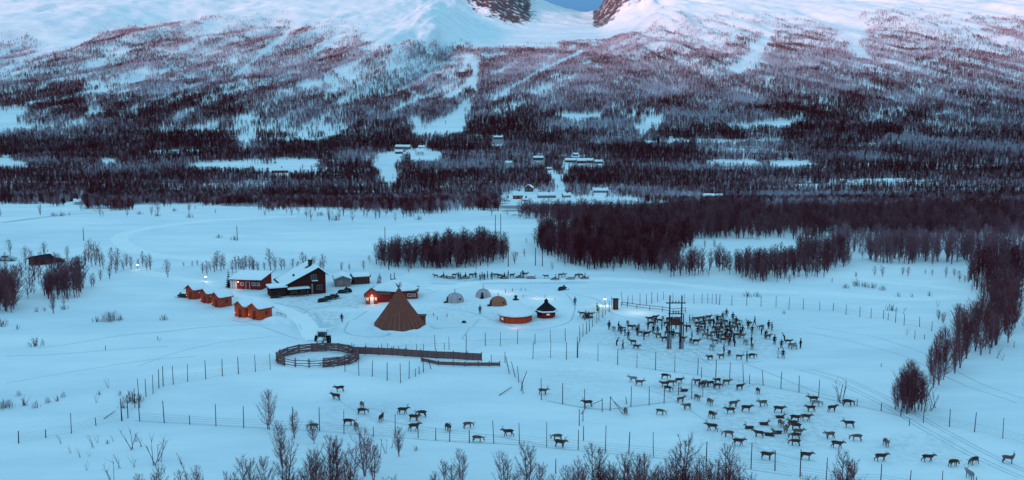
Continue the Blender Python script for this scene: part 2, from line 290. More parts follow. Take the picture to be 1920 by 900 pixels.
# ------------------------------------------------------------------ object helpers
def tag(o, label=None, cat=None, group=None, kind=None):
    if label: o['label'] = label
    if cat: o['category'] = cat
    if group: o['group'] = group
    if kind: o['kind'] = kind
    return o
def empty(name, loc, rz=0):
    o = bpy.data.objects.new(name, None); col.objects.link(o); o.location = loc; o.rotation_euler = (0, 0, rz); o.empty_display_size = .5; return o
def link(name, me, parent=None, loc=(0, 0, 0), rz=0):
    o = bpy.data.objects.new(name, me); col.objects.link(o); o.location = loc; o.rotation_euler = (0, 0, rz)
    if parent: o.parent = parent
    return o
class MB:
    def __init__(s): s.v = []; s.f = []; s.m = []; s.cur = 0; s.M = Matrix.Identity(4)
    def add(s, vs, fs):
        k = len(s.v); s.v += [tuple(s.M @ Vector(v)) for v in vs]; s.f += [tuple(k + i for i in f) for f in fs]; s.m += [s.cur] * len(fs); return s
    def box(s, c, d, rz=0, taper=1):
        x, y, z = d[0] / 2, d[1] / 2, d[2] / 2; ca, sa = math.cos(rz), math.sin(rz); vs = []
        for dz, t in ((-z, 1), (z, taper)):
            for dx, dy in ((-x, -y), (x, -y), (x, y), (-x, y)):
                dx *= t; dy *= t; vs.append((c[0] + dx * ca - dy * sa, c[1] + dx * sa + dy * ca, c[2] + dz))
        return s.add(vs, [(0, 3, 2, 1), (4, 5, 6, 7), (0, 1, 5, 4), (1, 2, 6, 5), (2, 3, 7, 6), (3, 0, 4, 7)])
    def tube(s, p0, p1, r0, r1=None, n=5, caps=True):
        r1 = r0 if r1 is None else r1; p0 = Vector(p0); p1 = Vector(p1); d = (p1 - p0)
        if d.length < 1e-6: return s
        q = d.to_track_quat('Z', 'Y'); vs = []
        for p, r in ((p0, r0), (p1, r1)):
            for i in range(n): a = 2 * math.pi * i / n; vs.append(p + q @ Vector((r * math.cos(a), r * math.sin(a), 0)))
        fs = [(i, (i + 1) % n, n + (i + 1) % n, n + i) for i in range(n)]
        if caps: fs += [tuple(range(n - 1, -1, -1)), tuple(range(n, 2 * n))]
        return s.add(vs, fs)
    def path(s, pts, rs, n=5):
        for i in range(len(pts) - 1): s.tube(pts[i], pts[i + 1], rs[i], rs[i + 1], n)
        return s
    def lathe(s, prof, n=24, c=(0, 0), sx=1, sy=1, jit=None, close=True):
        vs = []
        for j, (r, z) in enumerate(prof):
            for i in range(n):
                a = 2 * math.pi * i / n; k = 1 if jit is None else jit(i, j)
                vs.append((c[0] + r * k * math.cos(a) * sx, c[1] + r * k * math.sin(a) * sy, z))
        fs = [(j * n + i, j * n + (i + 1) % n, (j + 1) * n + (i + 1) % n, (j + 1) * n + i) for j in range(len(prof) - 1) for i in range(n)]
        if close: fs += [tuple(range(n - 1, -1, -1)), tuple((len(prof) - 1) * n + i for i in range(n))]
        return s.add(vs, fs)
    def extrude(s, poly, axis, a, b):            # poly in the plane across axis ('x': (y,z), 'y': (x,z), 'z': (x,y))
        n = len(poly); mk = {'x': lambda p, t: (t, p[0], p[1]), 'y': lambda p, t: (p[0], t, p[1]), 'z': lambda p, t: (p[0], p[1], t)}[axis]
        vs = [mk(p, a) for p in poly] + [mk(p, b) for p in poly]
        return s.add(vs, [tuple(range(n)), tuple(range(2 * n - 1, n - 1, -1))] + [(i, i + n, (i + 1) % n + n, (i + 1) % n) for i in range(n)])
    def mesh(s, name, mats, smooth=False):
        me = bpy.data.meshes.new(name); me.from_pydata(s.v, [], s.f)
        for m in (mats if isinstance(mats, (list, tuple)) else [mats]): me.materials.append(m)
        if any(s.m): me.polygons.foreach_set('material_index', s.m)
        if smooth: me.polygons.foreach_set('use_smooth', [True] * len(s.f))
        bm = bmesh.new(); bm.from_mesh(me); bmesh.ops.recalc_face_normals(bm, faces=bm.faces); bm.to_mesh(me); bm.free(); me.update(); return me
    def build(s, name, mats, parent=None, loc=(0, 0, 0), rz=0, smooth=False): return link(name, s.mesh(name, mats, smooth), parent, loc, rz)
def copy_tree(o, parent=None):
    c = o.copy(); col.objects.link(c)
    if parent: c.parent = parent
    for ch in list(o.children): copy_tree(ch, c)
    return c
_ones = 'first second third fourth fifth sixth seventh eighth ninth tenth eleventh twelfth thirteenth fourteenth fifteenth sixteenth seventeenth eighteenth nineteenth twentieth'.split()
_tens = {2: 'twenty', 3: 'thirty', 4: 'forty', 5: 'fifty', 6: 'sixty', 7: 'seventy', 8: 'eighty', 9: 'ninety'}
def nth(n):
    if n <= 20: return _ones[n - 1]
    t, u = divmod(n, 10); return (_tens[t][:-1] + 'ieth') if u == 0 else _tens[t] + '-' + _ones[u - 1]

# ------------------------------------------------------------------ the land: one sheet out to the mountain tops
CLEAR = [[(940, 364), (1200, 367), (1260, 378), (1190, 384), (940, 386)], [(702, 286), (738, 286), (746, 345), (722, 345), (706, 325)], [(1028, 318), (1062, 322), (1056, 342), (1062, 358), (1036, 358), (1040, 336)],
         [(372, 303), (400, 300), (470, 302), (468, 314), (372, 319)], [(478, 312), (520, 303), (596, 296), (600, 304), (540, 318), (480, 322)], [(775, 248), (800, 234), (880, 230), (884, 240), (850, 252), (800, 256)], [(760, 276), (800, 276), (830, 288), (830, 302), (765, 303)],
         [(1320, 298), (1425, 298), (1425, 308), (1320, 308)], [(1440, 298), (1520, 298), (1520, 311), (1455, 312)], [(1052, 212), (1135, 213), (1130, 224), (1060, 224)], [(1190, 240), (1232, 210), (1240, 222), (1205, 250)], [(1352, 236), (1400, 231), (1470, 222), (1492, 226), (1480, 238), (1400, 241)], [(1205, 266), (1260, 259), (1390, 261), (1480, 259), (1500, 264), (1390, 267), (1270, 266), (1215, 272)],
         [(192, 296), (222, 296), (222, 307), (192, 307)], [(0, 288), (28, 288), (20, 296), (0, 296)], [(0, 305), (55, 300), (55, 312), (0, 312)], [(1275, 452), (1500, 456), (1470, 474), (1290, 470)], [(470, 256), (560, 257), (650, 254), (600, 262), (440, 264), (430, 258)], [(0, 236), (90, 232), (100, 240), (0, 246)]]
TRODDEN = [(1300, 635, 210, 50, .75), (1355, 630, 90, 30, 1), (1440, 800, 170, 70, .5), (1320, 728, 120, 24, .7), (1240, 600, 70, 18, .5), (590, 610, 60, 36, .7), (560, 572, 60, 16, .6), (955, 524, 160, 7, .95), (600, 676, 60, 14, .6), (860, 585, 90, 22, .35), (980, 590, 90, 20, .4), (700, 785, 130, 40, .35), (1110, 590, 40, 22, .6), (640, 565, 60, 14, .6), (1720, 840, 120, 40, .35), (740, 640, 90, 12, .3), (400, 560, 80, 20, .3), (1080, 720, 90, 40, .25)]
def poly_mask(px, py, poly):
    r_ = np.zeros(px.shape, bool); n = len(poly)
    for i in range(n):
        x1, y1 = poly[i]; x2, y2 = poly[(i + 1) % n]
        if y1 == y2: continue
        r_ ^= ((y1 > py) != (y2 > py)) & (px < (x2 - x1) * (py - y1) / (y2 - y1) + x1)
    return r_
def build_land():
    th = np.concatenate([np.linspace(-math.pi, -0.62, 40, endpoint=False), np.linspace(-0.62, 0.62, 620), np.linspace(0.62, math.pi, 41)[1:-1]])
    y = np.arange(930, 402, -1.0); near = CAM_Z / -ray(960, y)[1]
    r = np.concatenate([[4, 30, 60, 85, 100, 112, 120], near[near > 124], np.geomspace(near[-1] * 1.004, 1500, 190), np.geomspace(1507, 4600, 250), [4700, 4850, 5100, 5500, 6100, 6800]])
    T, Rr = np.meshgrid(th, r); X = Rr * np.sin(T); Y = Rr * np.cos(T); Z = height(X, Y)
    nr, nc = X.shape; V = np.stack([X, Y, Z], -1).reshape(-1, 3)
    i = np.arange(nr - 1)[:, None] * nc; j = np.arange(nc)[None, :]; j2 = (j + 1) % nc
    Fq = np.stack([i + j, i + j2, i + nc + j2, i + nc + j], -1).reshape(-1, 4)[:, ::-1]
    me = bpy.data.meshes.new('snow_ground'); me.vertices.add(len(V)); me.vertices.foreach_set('co', V.ravel())
    me.loops.add(Fq.size); me.loops.foreach_set('vertex_index', Fq.ravel()); me.polygons.add(len(Fq))
    me.polygons.foreach_set('loop_start', np.arange(0, Fq.size, 4)); me.polygons.foreach_set('loop_total', np.full(len(Fq), 4))
    me.polygons.foreach_set('use_smooth', np.ones(len(Fq), bool)); me.update(); me.validate()
    c, d, px, py = cover_at(V[:, 0], V[:, 1], V[:, 2])
    inside = (V[:, 1] > 300)
    out = np.where((px < -40) | (px > 1960), .8, 1)
    j1 = px + (fbm(V[:, 0] / 24, V[:, 1] / 40, 3, 90) - .5) * 40; j2 = py + (fbm(V[:, 0] / 24, V[:, 1] / 40, 3, 91) - .5) * 9
    for poly in CLEAR: c = np.where(poly_mask(j1, j2, poly), 0, c)
    sc = np.where(inside, np.clip(c * out * (.72 + .3 * d) * (1 + .75 * sstep(225, 270, py) * (1 - sstep(385, 400, py))), 0, 1.6), 0)
    t = V[:, 0] / np.maximum(V[:, 1], 50)
    rock = sstep(3300, 3700, V[:, 1]) * np.maximum(sstep(.03, .0, t) * .84, sstep(.076, .084, t)) * (1 - sstep(.075, .125, np.abs(t - .045))) * .60 + .36 * sstep(3300, 3700, V[:, 1]) * (1 - sstep(.05, .12, np.abs(t - .045)))
    tr = np.zeros(len(V)); jx = px + (fbm(V[:, 0] / 9, V[:, 1] / 12, 3, 80) - .5) * 60; jy = py + (fbm(V[:, 0] / 9, V[:, 1] / 12, 3, 81) - .5) * 20
    for cx_, cy_, rx, ry, st in TRODDEN: tr = np.maximum(tr, st * (1 - sstep(.55, 1.15, np.hypot((jx - cx_) / rx, (jy - cy_) / ry))))
    tr = np.where((V[:, 1] > 100) & (V[:, 1] < 430), tr, 0)
    for nm, a in (('trodden', tr), ('scrub', sc), ('rock', np.clip(rock, 0, .62))):
        at = me.attributes.new(nm, 'FLOAT', 'POINT'); at.data.foreach_set('value', a.astype(np.float32))
    me.materials.append(M['snow']); o = link('snow_ground', me); o['kind'] = 'structure'; return o
build_land()

# label, base px, base py, width px, height px, depth px, wall
FAR_HOUSES = [('long pale-roofed barn at the left of the upper hamlet', 756, 279, 28, 7, 10, 'greywood'), ('low snowy-roofed house below the long barn in the upper hamlet', 748, 288, 14, 7, 8, 'brownwood'),
      ('white house with a steep snowy roof in the middle of the upper hamlet', 787, 291, 14, 12, 10, 'white'), ('white house half hidden behind the steep-roofed one', 791, 279, 11, 6, 8, 'white'), ('snow-roofed shed above the wooded slope right of the upper hamlet', 934, 260, 16, 5, 7, 'brownwood'),
      ('small pale house alone in the mid-slope forest', 954, 309, 11, 7, 7, 'white'), ('low dark house with a long snowy roof right of the mid-slope forest house', 1009, 299, 18, 6, 8, 'darkwood'),
      ('small snow-roofed cabin highest of the right hamlet', 1079, 292, 9, 5, 6, 'darkwood'), ('long white-roofed barn left of the two red barns', 1070, 304, 20, 7, 8, 'brownwood'), ('dark red barn, left of the pair in the right hamlet', 1090, 306, 16, 9, 9, 'darkred'),
      ('small dark red barn, right of the pair in the right hamlet', 1106, 305, 12, 8, 8, 'darkred'), ('low snow-roofed house at the right end of the right hamlet', 1122, 306, 14, 6, 7, 'brownwood'), ('tiny snow-roofed shed below the right hamlet', 1029, 318, 8, 4, 5, 'greywood'),
      ('long white-roofed barn standing alone above the lower field', 1126, 361, 27, 8, 9, 'greywood'), ('dark red gabled barn at the left end of the lower hamlet', 971, 373, 18, 14, 12, 'darkred'), ('brown house with a snowy roof behind the red gabled barn', 992, 359, 14, 13, 11, 'brownwood'),
      ('long grey byre with a snowy roof in the lower hamlet', 1025, 371, 34, 10, 10, 'greywood'), ('small grey house right of the long byre', 1062, 370, 15, 8, 9, 'greywood'), ('low white shed left of the dark red gabled barn', 951, 378, 13, 6, 6, 'white'), ('dark shed just right of the red gabled barn', 985, 377, 11, 5, 6, 'darkwood'),
      ('long low white building among the dark spruces', 1337, 371, 34, 7, 8, 'white'), ('dark red-brown farm building by the left clearing', 525, 324, 30, 9, 9, 'darkred'), ('tiny white cottage in the gap of the left wood', 145, 383, 10, 9, 8, 'white')]

# ------------------------------------------------------------------ trees
def blade(mb, p, d, L, wd, rnd):
    side = d.cross(Vector((rnd.uniform(-1, 1), rnd.uniform(-1, 1), rnd.uniform(-.3, .3))))
    if side.length < 1e-4: side = Vector((1, 0, 0))
    side = side.normalized() * wd * .5; q = p + d * L
    mb.add([p - side, p + side, q], [(0, 1, 2)])
def birch_parts(seed, level):
    """level 2: near, with limbs and fine twigs; 1: middle distance; 0: far. Height 7 m."""
    rnd = random.Random(seed); H = 7.0; tr = MB(); cr = MB()
    ns = {2: rnd.choice([1, 2, 2, 3]), 1: rnd.choice([1, 2, 3]), 0: 1}[level]
    wide = rnd.uniform(.85, 1.25)
    for s in range(ns):
        a0 = rnd.uniform(0, 6.28); lean = rnd.uniform(.02, .14) if ns > 1 else rnd.uniform(0, .08); h = H * rnd.uniform(.78, 1) if s else H
        pts = []; x = y = 0
        for k in range(6):
            t = k / 5; x += math.cos(a0) * lean * h / 5 + rnd.uniform(-.1, .1); y += math.sin(a0) * lean * h / 5 + rnd.uniform(-.1, .1)
            pts.append(Vector((x if k else 0, y if k else 0, t * h - .25 * (k == 0))))
        rs = [.10 * (1 - .86 * k / 5) * (1.2 if level < 2 else 1) for k in range(6)]
        tr.path(pts, rs, {2: 6, 1: 3, 0: 3}[level])
        nb = {2: 62, 1: 34, 0: 9}[level] // ns + 2
        if level == 0:
            for b in range(nb):
                t = .22 + .76 * (b + rnd.random()) / nb; k = min(int(t * 5), 4); p = pts[k].lerp(pts[k + 1], t * 5 - k); az = b * 2.4 + rnd.uniform(-.5, .5) + a0
                env = math.sin(math.pi * min(1, max(.06, (t - .10) / .95))) ** .8; L = (1.7 * env + .35) * wide * rnd.uniform(.6, 1.1); el = rnd.uniform(.45, .95) + .35 * t
                d = Vector((math.cos(az) * math.cos(el), math.sin(az) * math.cos(el), math.sin(el)))
                for q in range(3):
                    dd = (d + Vector((rnd.gauss(0, .3), rnd.gauss(0, .3), rnd.uniform(.2, .8)))).normalized()
                    blade(cr, p + Vector((rnd.gauss(0, .3), rnd.gauss(0, .3), rnd.uniform(-.3, .3))), dd, L * rnd.uniform(.7, 1.2), rnd.uniform(.2, .34), rnd)
            continue
        # branch tips fill an uneven egg-shaped crown; each is reached by a curved limb from lower on the stem
        top = pts[-1]; cz0 = h * rnd.uniform(.26, .36); rad = h * rnd.uniform(.19, .29) * wide * (1 if ns == 1 else .85); low_tips = rnd.random() < .4
        for b in range(nb):
            u = (b + rnd.random()) / nb; z = cz0 + (h * 1.02 - cz0) * u ** .85; az = b * 2.4 + rnd.uniform(-.6, .6) + a0
            env = math.sin(math.pi * min(.97, .10 + .86 * u)) ** .55 * (1 + .22 * math.sin(az * 2 + seed) + .16 * math.sin(u * 11 + seed)); rr = rad * env * math.sqrt(rnd.uniform(.12, 1))
            tz = min(.999, max(0, z / h)) * 5; k = int(min(tz, 4)); ax = pts[k].lerp(pts[k + 1], tz - k); end = Vector((ax.x + rr * math.cos(az), ax.y + rr * math.sin(az), z))
            zs = max(h * .14, z - rr * rnd.uniform(.8, 1.5) - h * .05); tz = min(.999, zs / h) * 5; k = int(min(tz, 4)); p = pts[k].lerp(pts[k + 1], tz - k)
            mid = p.lerp(end, .5) + Vector((math.cos(az), math.sin(az), -.25)) * rr * .16
            if level == 2: cr.path([p, mid, end], [.030, .019, .007], 3)
            else: blade(cr, p, (end - p).normalized(), (end - p).length, .08, rnd)
            d2 = (end - mid).normalized()
            for q in range({2: 28, 1: 8}[level]):
                v = rnd.random() ** .6; o = p.lerp(mid, v * 2) if v < .5 else mid.lerp(end, v * 2 - 1)
                dd = (d2 * .45 + Vector((rnd.gauss(0, .6), rnd.gauss(0, .6), rnd.uniform(-.15, .9)))).normalized()
                if level == 2: blade(cr, o, dd, rnd.uniform(.22, .68), rnd.uniform(.016, .032), rnd)
                else: blade(cr, o, dd, rnd.uniform(.4, .85), rnd.uniform(.05, .10), rnd)
    return tr, cr
def spruce_mesh(seed, H=9.0, tiers=9, n=9):
    rnd = random.Random(seed); mb = MB(); mb.tube((0, 0, -.3), (0, 0, H), .14, .02, 5)
    for k in range(tiers):
        z = H * (.1 + .86 * k / tiers); rr = H * .2 * (1 - .9 * k / tiers)
        for i in range(n):
            a = 6.283 * i / n + rnd.uniform(-.3, .3) + k; L = rr * rnd.uniform(.75, 1.15); c, s = math.cos(a), math.sin(a); w_ = rr * .42
            mb.add([(0, 0, z + .35 * rr), (c * L * .6 - s * w_, s * L * .6 + c * w_, z - .1 * rr), (c * L, s * L, z - .25 * rr), (c * L * .6 + s * w_, s * L * .6 - c * w_, z - .1 * rr)], [(0, 1, 2), (0, 2, 3)])
    return mb
far_col = bpy.data.collections.new('far_tree_kinds'); mid_col = bpy.data.collections.new('mid_tree_kinds')
for k in range(6):
    tr, cr = birch_parts(100 + k, 0); cr.v, cr.f, cr.m, base = cr.v, cr.f, cr.m, None
    kk = len(cr.v); cr.v += tr.v; cr.f += [tuple(i + kk for i in f) for f in tr.f]; cr.m += tr.m
    o = bpy.data.objects.new('far_birch_%d' % k, cr.mesh('far_birch', M['fartwig'])); far_col.objects.link(o)
    tr, cr = birch_parts(200 + k, 1); kk = len(cr.v); cr.v += tr.v; cr.f += [tuple(i + kk for i in f) for f in tr.f]; cr.m += tr.m
    o = bpy.data.objects.new('mid_birch_%d' % k, cr.mesh('mid_birch', M['fartwig'])); mid_col.objects.link(o)
for k in range(2):
    o = bpy.data.objects.new('far_xspruce_%d' % k, spruce_mesh(5 + k, 9, 6, 6).mesh('far_spruce', M['spruce'])); far_col.objects.link(o)
    o = bpy.data.objects.new('mid_xspruce_%d' % k, spruce_mesh(8 + k).mesh('mid_spruce', M['spruce'])); mid_col.objects.link(o)
def scatter(name, label, pts, sc, tone, kind, coll):
    """one object of stuff: points on the hillside, a tree of its own kind, size and turn on each"""
    n = len(pts); me = bpy.data.meshes.new(name); me.vertices.add(n); me.vertices.foreach_set('co', np.asarray(pts, np.float32).ravel())
    for nm, tp, a in (('tsize', 'FLOAT', sc), ('tone', 'FLOAT', tone), ('turn', 'FLOAT', rng.uniform(0, 6.28, n)), ('kindno', 'INT', kind)):
        at = me.attributes.new(nm, tp, 'POINT'); at.data.foreach_set('value', np.asarray(a, np.float32 if tp == 'FLOAT' else np.int32))
    o = link(name, me); tag(o, label, None, None, 'stuff')
    g = bpy.data.node_groups.new(name, 'GeometryNodeTree'); g.interface.new_socket('Geometry', in_out='INPUT', socket_type='NodeSocketGeometry'); g.interface.new_socket('Geometry', in_out='OUTPUT', socket_type='NodeSocketGeometry')
    N = g.nodes; gi = N.new('NodeGroupInput'); go = N.new('NodeGroupOutput')
    mp = N.new('GeometryNodeMeshToPoints'); ip = N.new('GeometryNodeInstanceOnPoints'); ci = N.new('GeometryNodeCollectionInfo')
    ci.inputs['Collection'].default_value = coll; ci.inputs['Separate Children'].default_value = True; ci.inputs['Reset Children'].default_value = True
    ip.inputs['Pick Instance'].default_value = True
    def na(nm, t):
        a = N.new('GeometryNodeInputNamedAttribute'); a.data_type = t; a.inputs['Name'].default_value = nm; return a.outputs['Attribute']
    cx = N.new('ShaderNodeCombineXYZ'); g.links.new(na('turn', 'FLOAT'), cx.inputs[2])
    g.links.new(gi.outputs[0], mp.inputs[0]); g.links.new(mp.outputs[0], ip.inputs['Points']); g.links.new(ci.outputs[0], ip.inputs['Instance'])
    g.links.new(na('kindno', 'INT'), ip.inputs['Instance Index']); g.links.new(cx.outputs[0], ip.inputs['Rotation']); g.links.new(na('tsize', 'FLOAT'), ip.inputs['Scale'])
    g.links.new(ip.outputs[0], go.inputs[0])
    md = o.modifiers.new('trees', 'NODES'); md.node_group = g; return o
in_poly = poly_mask
# clearings, fields and roads seen between the woods; house sites (filled from the settlement list)
FAR_SITES = []
for line in FAR_HOUSES:
    p = P(line[1], line[2]); FAR_SITES.append((p.x, p.y, line[3] * p.y / F_PX))
# the wooded hillside and valley floor
allp = []
for y0, y1, per in ((436, 700, 8), (700, 1050, 9), (1050, 1600, 11), (1600, 3100, 11)):
    n = int(.60 * (y1 ** 2 - y0 ** 2) / per); Yc = np.sqrt(rng.uniform(y0 ** 2, y1 ** 2, n)); Xc = rng.uniform(-.58, .62, n) * Yc; Zc = height(Xc, Yc)
    c, d, px, py = cover_at(Xc, Yc, Zc, 3.0)
    nn = fbm(Xc / 22, Yc / 30, 3, 31)
    keep = rng.random(n) < sstep(.03, .85, c * 1.15 + (nn - .5) * .8 * sstep(0, .12, c) * (1 - .5 * d)) * np.where(d > .5, 1.0, .8)
    keep &= c > .07
    if y0 < 700: keep &= (fbm(Xc / 26, Yc / 34, 3, 72) + .25 * c) > .44 + .14 * (Yc < 520)
    hp = 7 * 1.1 * F_PX / Yc
    if y0 < 700:
        bx, by = project(Xc, Yc, Zc); lim = np.interp(bx, [0, 120, 150, 165, 240, 262, 400, 520, 640, 820, 940, 960], [381, 386, 378, 392, 394, 383, 385, 392, 397, 402, 396, 420]) + (fbm(Xc / 12, Yc / 60, 3, 95) - .5) * 22; keep &= (by < lim) | (bx > 955)
    j1 = (fbm(Xc / 24, Yc / 40, 3, 90) - .5) * 40; j2 = (fbm(Xc / 24, Yc / 40, 3, 91) - .5) * 9
    for poly in CLEAR: keep &= ~(in_poly(px + j1, py + j2, poly) | in_poly(px + j1, py + j2 - hp * .2, poly))
    for hx, hy, hw in FAR_SITES: keep &= ~((np.abs(Xc - hx * Yc / hy) < hw / 2 + 2.5) & (Yc > hy - 48 * max(1, hy / 700) ** 1.4) & (Yc < hy + 9))
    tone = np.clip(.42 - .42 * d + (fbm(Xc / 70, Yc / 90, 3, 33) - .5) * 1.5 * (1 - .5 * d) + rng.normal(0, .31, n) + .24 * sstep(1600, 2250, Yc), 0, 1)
    size = rng.uniform(.75, 1.3, n) * np.interp(Yc, [430, 700, 900, 1700, 2500, 3100], [.60, .62, .78, 1.25, .95, .7])
    size *= .62 + .76 * fbm(Xc / 30, Yc / 26, 3, 71)
    spr = rng.random(n) < np.where((Yc > 600) & (Yc < 1500), .05 + .10 * d, .004)
    kind = np.where(spr, rng.integers(6, 8, n), rng.integers(0, 6, n))
    allp.append(np.stack([Xc, Yc, Zc, size, tone, kind], 1)[keep])
allp = np.concatenate(allp)
print('hillside trees', len(allp))
midm = allp[:, 1] < 760
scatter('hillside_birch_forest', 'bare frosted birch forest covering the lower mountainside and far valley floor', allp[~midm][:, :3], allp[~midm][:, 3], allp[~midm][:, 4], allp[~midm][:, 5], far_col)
edge_wood = list(allp[midm])

# woods and groves near the camp: footprints on the snow (as seen), density per m2, height m, tone, label, group
WOODS = [
 ([(702, 500), (760, 506), (860, 502), (955, 489), (958, 470), (880, 466), (780, 476), (703, 488)], .13, 6.5, .10, 'bare birch in the long grove standing behind the reindeer sleds', 'birches in the long grove behind the sleds'),
 ([(1000, 466), (1045, 494), (1100, 503), (1190, 508), (1232, 508), (1262, 485), (1290, 465), (1290, 445), (1000, 445)], .11, 7.0, .04, 'bare birch in the dense dark wood right of the long grove', 'birches of the dark wood right of centre'),
 ([(950, 402), (1920, 402), (1920, 450), (1500, 450), (1290, 448), (1150, 440), (1060, 424)], .085, 6.6, .14, 'bare birch in the wide wood beyond the right-hand snowfield', 'birches of the wide wood beyond the right-hand field'),
 ([(1240, 516), (1268, 518), (1330, 508), (1360, 515), (1440, 531), (1520, 527), (1560, 505), (1590, 500), (1588, 474), (1530, 470), (1450, 500), (1330, 498), (1240, 500)], .09, 6.6, .14, 'bare birch in the curved wood at the far edge of the pen field', 'birches of the curved wood behind the pen field'),
 ([(1490, 452), (1920, 454), (1920, 477), (1620, 480)], .05, 6.2, .4, 'pale bare birch in the open wood above the far right snowfield', 'pale birches of the open wood at the right'),
 ([(1590, 482), (1920, 482), (1920, 498), (1640, 495)], .09, 7.5, .3, 'bare birch in the thin belt along the far right snowfield', 'birches in the thin belt at the far right'),
 ([(1818, 500), (1925, 500), (1925, 556), (1905, 560), (1908, 600), (1885, 646), (1845, 650), (1828, 615), (1845, 560)], .075, 7.2, .10, 'bare birch in the dark wood climbing the right edge', 'birches of the dark wood on the right edge'),
 ([(1790, 615), (1835, 620), (1880, 660), (1860, 672), (1830, 662), (1800, 690), (1770, 712), (1745, 712), (1740, 690), (1778, 660)], .045, 7.0, .2, 'bare birch in the straggling row below the right-hand wood', 'birches straggling below the right-hand wood'),
 ([(0, 590), (48, 586), (46, 566), (22, 552), (0, 548)], .12, 8.2, .08, 'bare birch in the dense clump at the left edge', 'birches in the left-edge clump'),
 ([(84, 562), (152, 560), (154, 542), (120, 530), (90, 538)], .085, 7.4, .16, 'bare birch in the clump below the dark shed', 'birches in the clump below the shed'),
]
trees = []      # x, y, z, height, label, group, px
for poly, dens, hh, tone, lab, grp in WOODS:
    a = np.array(poly, float); X, Y, Z = unproj(a[:, 0], a[:, 1]); x0, x1, y0, y1 = X.min(), X.max(), Y.min(), Y.max()
    n = int((x1 - x0) * (y1 - y0) * dens * 2.2); xs = rng.uniform(x0, x1, n); ys = rng.uniform(y0, y1, n); zs = height(xs, ys); px, py = project(xs, ys, zs)
    jx = px + (fbm(xs / 9, ys / 12, 3, 40) - .5) * 46; jy = py + (fbm(xs / 9, ys / 12, 3, 41) - .5) * 17
    k = in_poly(jx, jy, poly)
    for i in np.where(k)[0]:
        trees.append([xs[i], ys[i], zs[i], hh * rng.uniform(.60, 1.18) * (.8 + .4 * float(fbm(xs[i] / 9, ys[i] / 9, 2, 43))), lab, grp, tone])
        if rng.random() < .10:      # young birches scattered beyond the edge of the wood
            a_ = rng.uniform(0, 6.28); q_ = rng.uniform(4, 14); xx, yy = xs[i] + q_ * math.cos(a_), ys[i] + q_ * math.sin(a_); trees.append([xx, yy, ground(xx, yy), hh * rng.uniform(.22, .5), lab, grp, min(1, tone + .25)])
print('wood trees', len(trees))
